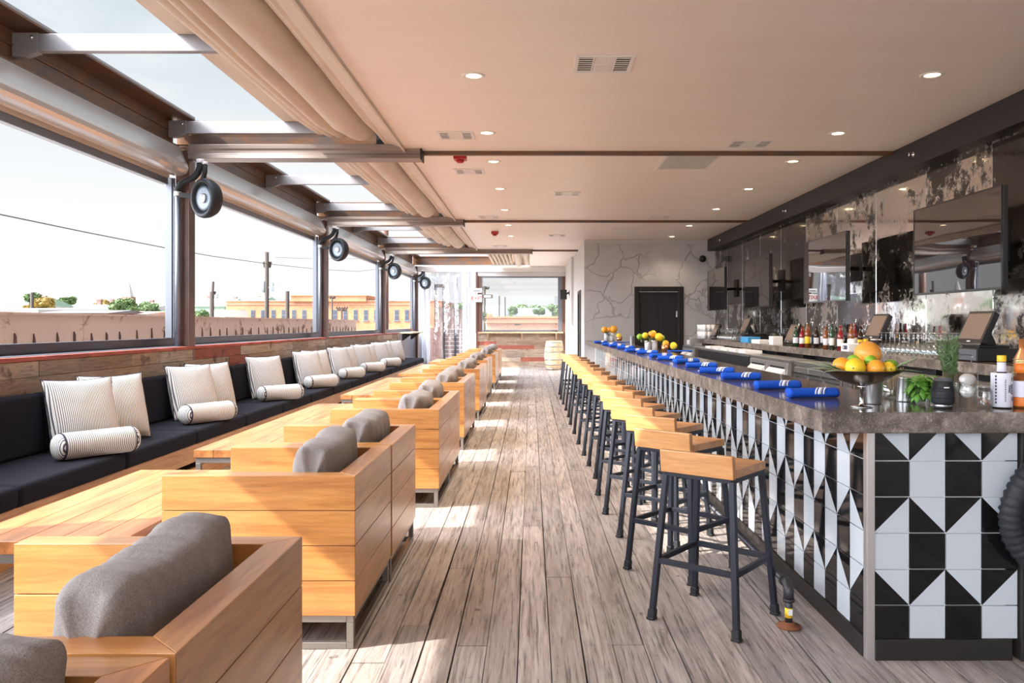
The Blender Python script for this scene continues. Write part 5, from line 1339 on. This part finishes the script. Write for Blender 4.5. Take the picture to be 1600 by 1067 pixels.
carton(3.45, 12.85, .2, .45, .09, 'bluebox', 'blue carton beside the fourth till'); carton(3.45, 12.2, .22, .45, .055, 'paper', 'low white carton beside the fourth till')
carton(3.46, 11.55, .14, .2, .12, 'paper', 'small white box beyond the third till')
carton(3.48, 7.98+.12, .1, .05, .03, 'paper', 'tiny white packet in front of the second till'); carton(3.62, 5.62, .16, .3, .03, 'paper', 'white stapled papers beside the nearest cash drawer')
for i, (x, y, r_, h, lb) in enumerate(((3.75, 9.95, .10, .17, 'black squat appliance between the bottle clusters'), (3.62, 12.0, .09, .15, 'dark round pot beyond the third till'))):
    t = thing('mixing_machine', lb, 'appliance', (x, y, ZB+.0005)); mb = MB(); mb.lathe([(0, 0), (r_, 0), (r_, .02), (r_*.7, .05), (r_*.8, h), (0, h+.02)], 24); mb.build('body', M['black'], t)
    mb = MB(); mb.tube([(r_*.7, 0, .05), (r_*1.3, .03, h*.6), (r_*.8, 0, h)], .008, 8); mb.build('handle', M['chrome'], t)
mb = MB(); mb.box(3.90, 4.035, 8.4, 14.8, .12, .145)
for k in range(8): mb.box(3.97, 4.03, 8.45+k*.9, 8.47+k*.9, .0, .12)
o = mb.build('riser_shelf', M['black'], loc=(0, 0, ZB+.001)); tag(o, 'thin dark riser shelf along the foot of the mirror', 'shelf')
# ================================================================ outside
GZ = -5.5
mb = MB(); mb.box(-400, 400, -60, 600, GZ-.5, GZ); struct(mb.build('ground', M['asphalt']))
def wx(px, Y): return (px-VX)*Y/F
def wz(py, Y): return H+(VY-py)*Y/F
# flat roof strip and rusty parapet outside the windows
mb = MB(); mb.box(-4.62, -4.0, -3, 27, .85, .93); struct(mb.build('gutter_roof', M['roof_grey']))
t = thing('metal_parapet', 'rusty pale sheet metal parapet outside the windows', 'parapet', (-4.66, 0, 0)); r = random.Random(4); y = -3
while y < 21.5:
    y1 = min(y+1.9, 21.5); mb = MB(); mb.box(-.02, .0, y+.003, y1-.003, .4, 1.49)
    k = y+.12
    mb.build('sheet', M['parapet'], t)
    mb = MB()
    mb.box(.0, .012, y+.1, y1-.02, .93, .95)
    while k < y1-.05: mb.prism([(k, .94), (k+.06, .94), (k+.045, 1.24+r.uniform(0, .05)), (k+.02, 1.30+r.uniform(0, .05))], .0, .012, 'X'); k += r.uniform(.28, .4)
    mb.build('rusted_clips', M['rust_col'], t); y = y1
mb = MB(); mb.box(-.06, -.021, -3, 21.5, GZ, 1.487); mb.build('outer_wall', M['brick_brown'], t)
mb = MB(); mb.box(-.05, .03, -3, 21.5, 1.488, 1.505); mb.build('cap', M['parapet'], t)
mb = MB(); mb.box(-4.95, -4.72, 21.7, 42, GZ, 1.22); o = mb.build('boundary_wall', M['brick_red']); tag(o, 'low red brick wall continuing beyond the rusty parapet', 'wall')
mb = MB(); mb.tube([(-4.35, 24.0, -1), (-4.35, 24.0, wz(352, 24))], .11, 18); o = mb.build('steel_post', M['rust_col']); tag(o, 'thick rusty round post standing outside behind the third window', 'post')
mb = MB(); mb.box(-4.7, 1.1, 26.1, 29.2, -.12, -.02); struct(mb.build('landing', M['concrete']))
def building(name, label, x0, x1, Y, D, zt, mat, cat='building', zb=GZ):
    t = thing(name, label, cat, (0, Y, 0)); mb = MB(); mb.box(x0, x1, 0, D, zb, zt); mb.build('walls', mat, t); return t
# orange brick building
Y = 110
t = building('brick_warehouse', 'long low orange brick building with a row of dark windows', wx(353, Y), wx(690, Y), Y, 24, wz(470.5, Y), M['brick_orange'])
mb = MB(); mb.box(wx(456, Y), wx(573, Y), -.4, 6, wz(471, Y), wz(462.5, Y)); mb.box(wx(456, Y)-.15, wx(573, Y)+.15, -.55, 6, wz(462.5, Y), wz(461.5, Y)); mb.build('raised_parapet', M['brick_orange'], t)
mb = MB(); mb.box(wx(353, Y)-.2, wx(690, Y)+.2, -.2, 24, wz(470.5, Y), wz(469.3, Y)); mb.box(wx(353, Y), wx(690, Y), -.12, 0, wz(476, Y), wz(475, Y)); mb.build('cornice', M['brick_red'], t)
for k in range(20):
    px = 363+16.05*k; xa, xb = wx(px-3.4, Y), wx(px+3.4, Y); z0, z1 = wz(500.5, Y), wz(484, Y)
    mb = MB(); mb.box(xa, xb, -.04, 0, z0, z1); mb.box(xa-.08, xb+.08, -.12, 0, z0-.15, z0); w_ = mb.build('window', M['alu_grey'], t)
    mb = MB(); mb.box(xa+.06, xb-.06, -.06, -.041, z0+.06, (z0+z1)/2-.04); mb.box(xa+.06, xb-.06, -.06, -.041, (z0+z1)/2+.04, z1-.06); mb.build('pane', M['facade_glass'], w_)
mb = MB(); mb.box(wx(425, Y), wx(437, Y), 2, 5, wz(470, Y), wz(466.5, Y)); mb.build('roof_unit', M['roof_grey'], t)
# pitched green roofs far left and behind
def pitched(label, xa, xb, Y, D, pe, pr, roofm, wallm, chim=()):
    t = thing('house', label, 'building', (0, Y, 0)); x0, x1 = wx(xa, Y), wx(xb, Y); ze, zr = wz(pe, Y), wz(pr, Y)
    mb = MB(); mb.box(x0+.3, x1-.3, .3, D-.3, GZ, ze); mb.build('walls', wallm, t)
    mb = MB(); mb.prism([(-.2, ze), (D/2, zr), (D+.2, ze)], x0, x1, 'X'); mb.build('roof', roofm, t)
    for c, cw_, ct in chim:
        mb = MB(); xc = wx(c, Y); w_ = cw_*Y/F/2; mb.box(xc-w_, xc+w_, D/2-w_, D/2+w_, ze, wz(ct, Y)); mb.box(xc-w_*1.2, xc+w_*1.2, D/2-w_*1.2, D/2+w_*1.2, wz(ct, Y)-.25, wz(ct, Y)); mb.build('chimney', M['brick_brown'], t)
pitched('green roofed house with two chimneys at the far left', -60, 42, 130, 14, 477, 463, M['roof_green'], M['concrete'], ((19, 6, 457.5), (29, 5, 460)))
pitched('long grey roofed block with small chimneys behind the left window', 88, 240, 150, 12, 482, 474.5, M['roof_grey'], M['roof_grey'], ((129, 6, 466), (149, 4, 466), (214, 5, 467)))
pitched('green roofed block with chimneys seen beside the nearest column', 300, 352, 140, 14, 479, 464.5, M['roof_green'], M['roof_green'], ((302, 4, 460), (318, 3, 464), (345, 4, 462)))
pitched('green roof peeking over the orange brick building', 362, 408, 170, 14, 472, 462, M['roof_green'], M['concrete'], ((387, 4, 461),))
pitched('low dark shed roof just beyond the parapet', 60, 172, 45, 5, 489, 483.5, M['roof_dark'], M['brick_brown'])
pitched('flat pinkish tin roof beyond the parapet', 178, 232, 48, 5, 490.5, 485.5, M['brick_red'], M['roof_grey'])
t = building('flat_building', 'low pale building with a white roof edge at the far left', wx(-120, 60), wx(60, 60), 60, 12, wz(482, 60), M['roof_grey'])
mb = MB(); mb.box(wx(-120, 60), wx(170, 60), -.3, -.05, wz(483.5, 60), wz(481.8, 60)); mb.build('roof_edge', M['white'], t)
t = building('flat_building', 'small white building beside the orange brick one', wx(318, 100), wx(352, 100), 100, 8, wz(484, 100), M['white'])
t = building('flat_building', 'pale distant tower block left of the nearest column', wx(238, 260), wx(258, 260), 260, 14, wz(467, 260), M['concrete'])
t = thing('church_steeple', 'slender grey church steeple on the skyline', 'steeple', (wx(201, 240), 240, 0))
mb = MB(); z0 = wz(464, 240); mb.box(-1.4, 1.4, -1.4, 1.4, GZ, z0); mb.build('tower', M['brick_brown'], t)
mb = MB(); mb.lathe([(1.5, z0), (.05, wz(438, 240)), (0, wz(436, 240))], 8, sm=False); mb.build('spire', M['roof_grey'], t)
# far end
Y = 60; t = building('brick_building', 'low faded red brick building beyond the far window', wx(760, Y), 14, Y, 18, wz(499, Y), M['brick_red'])
mb = MB(); mb.box(wx(760, Y)-.1, 14, -.12, .5, wz(497, Y), wz(495.5, Y)); mb.box(wx(760, Y), wx(769, Y), -.05, .6, wz(499, Y), wz(490, Y)); mb.box(wx(769, Y), 14, .0, .5, wz(499, Y), wz(494, Y)); mb.box(wx(757, Y), 14, -.3, -.02, wz(504.5, Y), wz(502, Y)); mb.build('parapet_bands', M['brick_orange'], t)
mb = MB(); mb.box(wx(804, Y), wx(813, Y), -.33, -.31, wz(508, Y), wz(506.3, Y)); mb.box(wx(868, Y), wx(870, Y), -.33, -.31, wz(507.5, Y), wz(505.5, Y)); mb.build('dark_vent', M['black'], t)
t = building('metal_warehouse', 'blue-grey metal warehouse among trees beyond the far window', wx(801, 150), wx(862, 150), 150, 20, wz(481, 150), M['transformer'])
t = building('white_building', 'white low building beyond the far window at left', wx(752, 140), wx(790, 140), 140, 20, wz(477, 140), M['white'])
# trees
def tree(px, top, bot, w, Y, mat, label, seed):
    r = random.Random(seed); zt, zb = wz(top, Y), wz(bot, Y); x = wx(px, Y); rw = w*Y/F/2; rh = max((zt-zb)/2, rw*.6); zc = zt-rh
    t = thing('tree', label, 'tree', (x, Y, GZ), 0, 'trees on the skyline'); mb = MB(); s = rw*.13
    cl = [(Vector((r.uniform(-.6, .6)*rw, r.uniform(-.5, .5)*rw, r.uniform(-.55, .5)*rh)), r.uniform(.35, .55)) for _ in range(11)]
    for i in range(1500):
        c, k = cl[i % 11]; d = Vector((r.gauss(0, 1), r.gauss(0, 1), r.gauss(0, 1))).normalized()*r.uniform(.75, 1)
        p = c + Vector((d.x*k*rw, d.y*k*rw, d.z*k*rh)) + Vector((0, 0, zc-GZ)); a = Vector((r.gauss(0, 1), r.gauss(0, 1), r.gauss(0, 1))).normalized(); b = a.orthogonal().normalized(); c2 = a.cross(b)
        q = s*r.uniform(.6, 1.2); mb.add([p-b*q, p-c2*q*.6, p+b*q, p+c2*q*.6], [(0,1,2,3)])
    for c, k in cl: mb.ball(c+Vector((0, 0, zc-GZ)), k*.8, 8, 0, (rw, rw, rh))
    mb.build('foliage', M[mat], t, fixn=False)
    mb = MB(); mb.tube([(0, 0, 0), (.1*rw, 0, (zc-GZ)*.5), (0, 0, zc-GZ)], [rw*.10, rw*.08, rw*.05], 8); mb.build('trunk', M['pole_wood'], t)
T = [(52, 456, 480, 30, 122, 'leaf_green', 'dark green tree behind the yellow one at the far left'), (62, 460, 484, 58, 110, 'leaf_yellow', 'yellowing tree at the far left of the skyline'),
     (107, 462, 476, 26, 170, 'leaf_green', 'round green tree between two rooftops at left'), (194, 463, 492, 46, 110, 'leaf_green', 'green tree in front of the church steeple'),
     (238, 471, 493, 38, 90, 'leaf_pale', 'pale green tree left of the nearest column'), (160, 467, 478, 24, 200, 'leaf_yellow', 'small yellowish tree on the skyline'),
     (315, 483, 496, 26, 85, 'leaf_pale', 'bushy tree just right of the nearest column'), (85, 468, 480, 30, 190, 'leaf_pale', 'pale tree beyond the yellow one'),
     (756, 485, 502, 16, 70, 'leaf_green', 'green shrub at the left of the far window'), (775, 476, 490, 40, 170, 'leaf_pale', 'pale trees left in the far window'), (800, 477, 492, 18, 110, 'leaf_green', 'green tree in the middle of the far window'),
     (815, 475, 486, 36, 200, 'leaf_pale', 'hazy tree above the warehouse'), (842, 480, 493, 20, 110, 'leaf_green', 'green bush in front of the warehouse'), (865, 474, 490, 24, 120, 'leaf_pale', 'pale green tree at the right of the far window'),
     (838, 475, 484, 40, 220, 'leaf_pale', 'distant trees behind the warehouse'), (720, 470, 490, 26, 120, 'leaf_pale', 'tree seen through the clear curtain'),
     (785, 479, 489, 70, 260, 'leaf_pale', 'broad hazy tree line at the left of the far window'), (850, 478, 488, 60, 270, 'leaf_pale', 'broad hazy tree line at the right of the far window'),
     (120, 472, 482, 90, 260, 'leaf_pale', 'broad hazy trees behind the grey roofed block'), (268, 473, 484, 60, 240, 'leaf_pale', 'hazy trees hidden behind the nearest column'), (10, 466, 480, 60, 220, 'leaf_green', 'broad green tree at the left edge')]
for i, a in enumerate(T): tree(*a, 40+i)
# utility poles
def pole(px, top, Y, w, label, arms=(), cans=(), lean=0):
    x = wx(px, Y); t = thing('utility_pole', label, 'pole', (x, Y, GZ), 0, 'poles on the skyline'); zt = wz(top, Y)-GZ
    mb = MB(); mb.tube([(-lean, 0, 0), (0, 0, zt)], [w*.55, w*.42], 12); mb.build('shaft', M['pole_wood'], t)
    for (py, hw) in arms:
        z = wz(py, Y)-GZ; mb = MB(); h_ = hw*Y/F; mb.bar((-h_, .1, z), (h_, .1, z), .12, .12)
        for q in (-1, -.5, .5, 1): mb.lathe([(.05, z), (.08, z+.1), (.04, z+.22), (0, z+.22)], 8, c=(q*h_*.92, .1, 0))
        mb.build('crossarm', M['pole_wood'], t)
    for (dx, py0, py1, hw) in cans:
        z0, z1 = wz(py0, Y)-GZ, wz(py1, Y)-GZ; mb = MB(); q = hw*Y/F; xx = dx*Y/F; mb.lathe([(0, z0), (q, z0), (q, z1), (q*.6, z1+.12), (0, z1+.15)], 14, c=(xx, 0, 0)); mb.bar((0, 0, (z0+z1)/2), (xx, 0, (z0+z1)/2), .1, .1); mb.build('transformer', M['transformer'], t)
pole(417, 394, 60, .34, 'tall utility pole with transformers seen through the second window', ((413, 6), (417, 5)), ((-6, 457, 441, 3.2), (8, 455, 443, 3.0)))
pole(333, 440, 70, .26, 'leaning thin pole right of the nearest column', ((459, 3),), ((6, 466, 460, 2),), .6)
pole(331, 456, 55, .36, 'short thick pole right of the nearest column', ())
pole(449, 455, 62, .36, 'plain pole in front of the orange brick building', ())
pole(519, 465, 70, .16, 'thin street lamp pole before the brick building', ((466, 4),))
pole(534, 480, 80, .22, 'far utility pole with two crossarms before the brick building', ((482, 9), (485, 7)))
pole(50, 457, 75, .34, 'dark pole before the yellowing tree', ()); pole(757, 447, 75, .26, 'sign pole at the left of the far window', ((451, 7),), ())
pole(780, 462, 90, .22, 'pole in the middle left of the far window', ()); pole(789, 464, 95, .2, 'thin pole beside another in the far window', ())
x = wx(762, 75); t = thing('street_sign', 'dark framed sign box on the pole beyond the far window', 'sign', (x, 74.6, 0)); mb = MB(); mb.box(-.5, .5, -.1, .1, wz(466, 75), wz(460.5, 75)); mb.build('box', M['pole_wood'], t); mb = MB(); mb.box(-.3, .3, -.12, -.101, wz(464.5, 75), wz(462, 75)); mb.build('face', M['paper'], t)
def wire(pts, r_, label):
    P = [Vector((wx(a, Y), Y, wz(b, Y))) for a, b, Y in pts]; out = []
    for i in range(len(P)-1):
        for k in range(10):
            u = k/10; p = P[i].lerp(P[i+1], u); out.append(p)
    out.append(P[-1]); mb = MB(); mb.tube(out, r_, 6); o = mb.build('power_line', M['black']); tag(o, label, 'cable')
wire([(-60, 322, 24), (0, 335, 26), (130, 362, 32), (262, 388, 40), (330, 400, 47), (417, 412, 60), (500, 421, 75), (560, 424, 90), (600, 419, 105), (640, 410, 120)], .022, 'long dark power line sagging across the left windows')
wire([(430, 402, 60.5), (480, 404, 62), (560, 404, 64), (640, 420, 66)], .012, 'faint thin cable beyond the second and third windows')
# outside the clear curtain
t = thing('steel_door_frame', 'tall bare steel frame standing outside the clear curtain', 'frame', (wx(687, 29), 29, 0)); a = (wx(693.5, 29)-wx(681, 29))/2
mb = MB(); mb.box(-a-.04, -a+.04, -.04, .04, -.02, wz(445, 29)); mb.box(a-.04, a+.04, -.04, .04, -.02, wz(447, 29)); mb.box(-a-.04, a+.04, -.04, .04, wz(447, 29)-.05, wz(445, 29)+.02); mb.build('frame', M['pole_wood'], t)
t = thing('board_fence', 'brown board fence outside the clear curtain', 'fence', (0, 31, 0))
for k in range(12):
    x = wx(684, 31)+k*.105; mb = MB(); mb.box(x, x+.095, 0, .025, -1.5, wz(479, 31)-.012*k); mb.build('board', M['fence'], t)
t = thing('low_brick_wall', 'low brown brick wall outside the clear curtain', 'wall', (0, 28.3, 0)); mb = MB(); mb.box(wx(655, 28), wx(686, 28), 0, .2, -.02, wz(513, 28)); mb.build('masonry', M['brick_brown'], t)
t = thing('stair_railing', 'blue-grey steel stair railing outside the clear curtain', 'railing', (0, 27.6, 0))
for px in (694, 711, 728): mb = MB(); mb.box(wx(px, 27.6)-.025, wx(px, 27.6)+.025, -.025, .025, -.02, wz(514, 27.6)); mb.build('post', M['dark_steel'], t)
for k in range(8): mb = MB(); z = wz(514, 27.6)-k*.14; mb.box(wx(694, 27.6), wx(728, 27.6), -.012, .012, z-.02, z+.01); mb.build('rail', M['alu'], t)
mb = MB(); mb.tube([(wx(713, 30), 30, -.1), (wx(713, 30), 30, wz(430, 30))], .045, 12); o = mb.build('steel_pipe', M['alu_grey']); tag(o, 'blue-grey vertical pipe outside the clear curtain', 'pipe')
# ================================================================ camera, sun, sky
cam = bpy.data.cameras.new('camera'); co = bpy.data.objects.new('camera', cam); COL.objects.link(co)
co.location = (0, 0, H); co.rotation_euler = (PI/2, 0, 0)
cam.sensor_width = 36; cam.lens = 36*F/1600; cam.shift_x = -30/1600; cam.shift_y = -27.5/1600; cam.clip_end = 2000; cam.clip_start = .02
SC.camera = co
sun = bpy.data.lights.new('sun', 'SUN'); sun.energy = 5.6; sun.angle = .009; sun.color = (1, .93, .82)
so = bpy.data.objects.new('sun', sun); COL.objects.link(so)
so.rotation_euler = Vector((1.22, .43, -1)).to_track_quat('-Z', 'Y').to_euler(); so.location = (-20, -8, 20)
w = bpy.data.worlds.new('sky'); SC.world = w; w.use_nodes = True; nt = w.node_tree; bg = nt.nodes['Background']
tc = nt.nodes.new('ShaderNodeTexCoord'); sp = nt.nodes.new('ShaderNodeSeparateXYZ'); lnk(nt, tc.outputs['Generated'], sp.inputs[0])
grad = ramp(nt, sp.outputs[2], [(0.0, (.50,.50,.50)), (.13, (.455,.46,.465)), (.22, (.40,.42,.435)), (.33, (.29,.34,.365)), (.6, (.36,.42,.48)), (1.0, (.4,.5,.6))])
mp = nt.nodes.new('ShaderNodeMapping'); mp.inputs['Scale'].default_value = (1, 1, 3); lnk(nt, tc.outputs['Generated'], mp.inputs['Vector'])
cl = tnoise(nt, mp.outputs[0], 2.6, 7, .6)
mixed = mixc(nt, ramp(nt, cl, [(.48, 0.0), (.72, .55)]), grad, (.50,.505,.51))
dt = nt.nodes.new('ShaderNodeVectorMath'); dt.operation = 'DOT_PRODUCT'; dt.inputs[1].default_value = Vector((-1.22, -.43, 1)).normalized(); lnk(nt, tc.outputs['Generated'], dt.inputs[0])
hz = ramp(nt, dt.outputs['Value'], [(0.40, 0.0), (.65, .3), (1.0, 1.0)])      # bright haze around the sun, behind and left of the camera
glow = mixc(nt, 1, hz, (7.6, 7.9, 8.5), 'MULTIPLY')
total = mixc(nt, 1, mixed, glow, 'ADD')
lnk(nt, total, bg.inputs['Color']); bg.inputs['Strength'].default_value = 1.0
vs = SC.view_settings; vs.view_transform = 'Standard'; vs.look = 'None'; vs.gamma = 1; vs.exposure = 1.12; vs.use_curve_mapping = False
SC.cycles.max_bounces = 10; SC.cycles.diffuse_bounces = 6; SC.cycles.transparent_max_bounces = 24
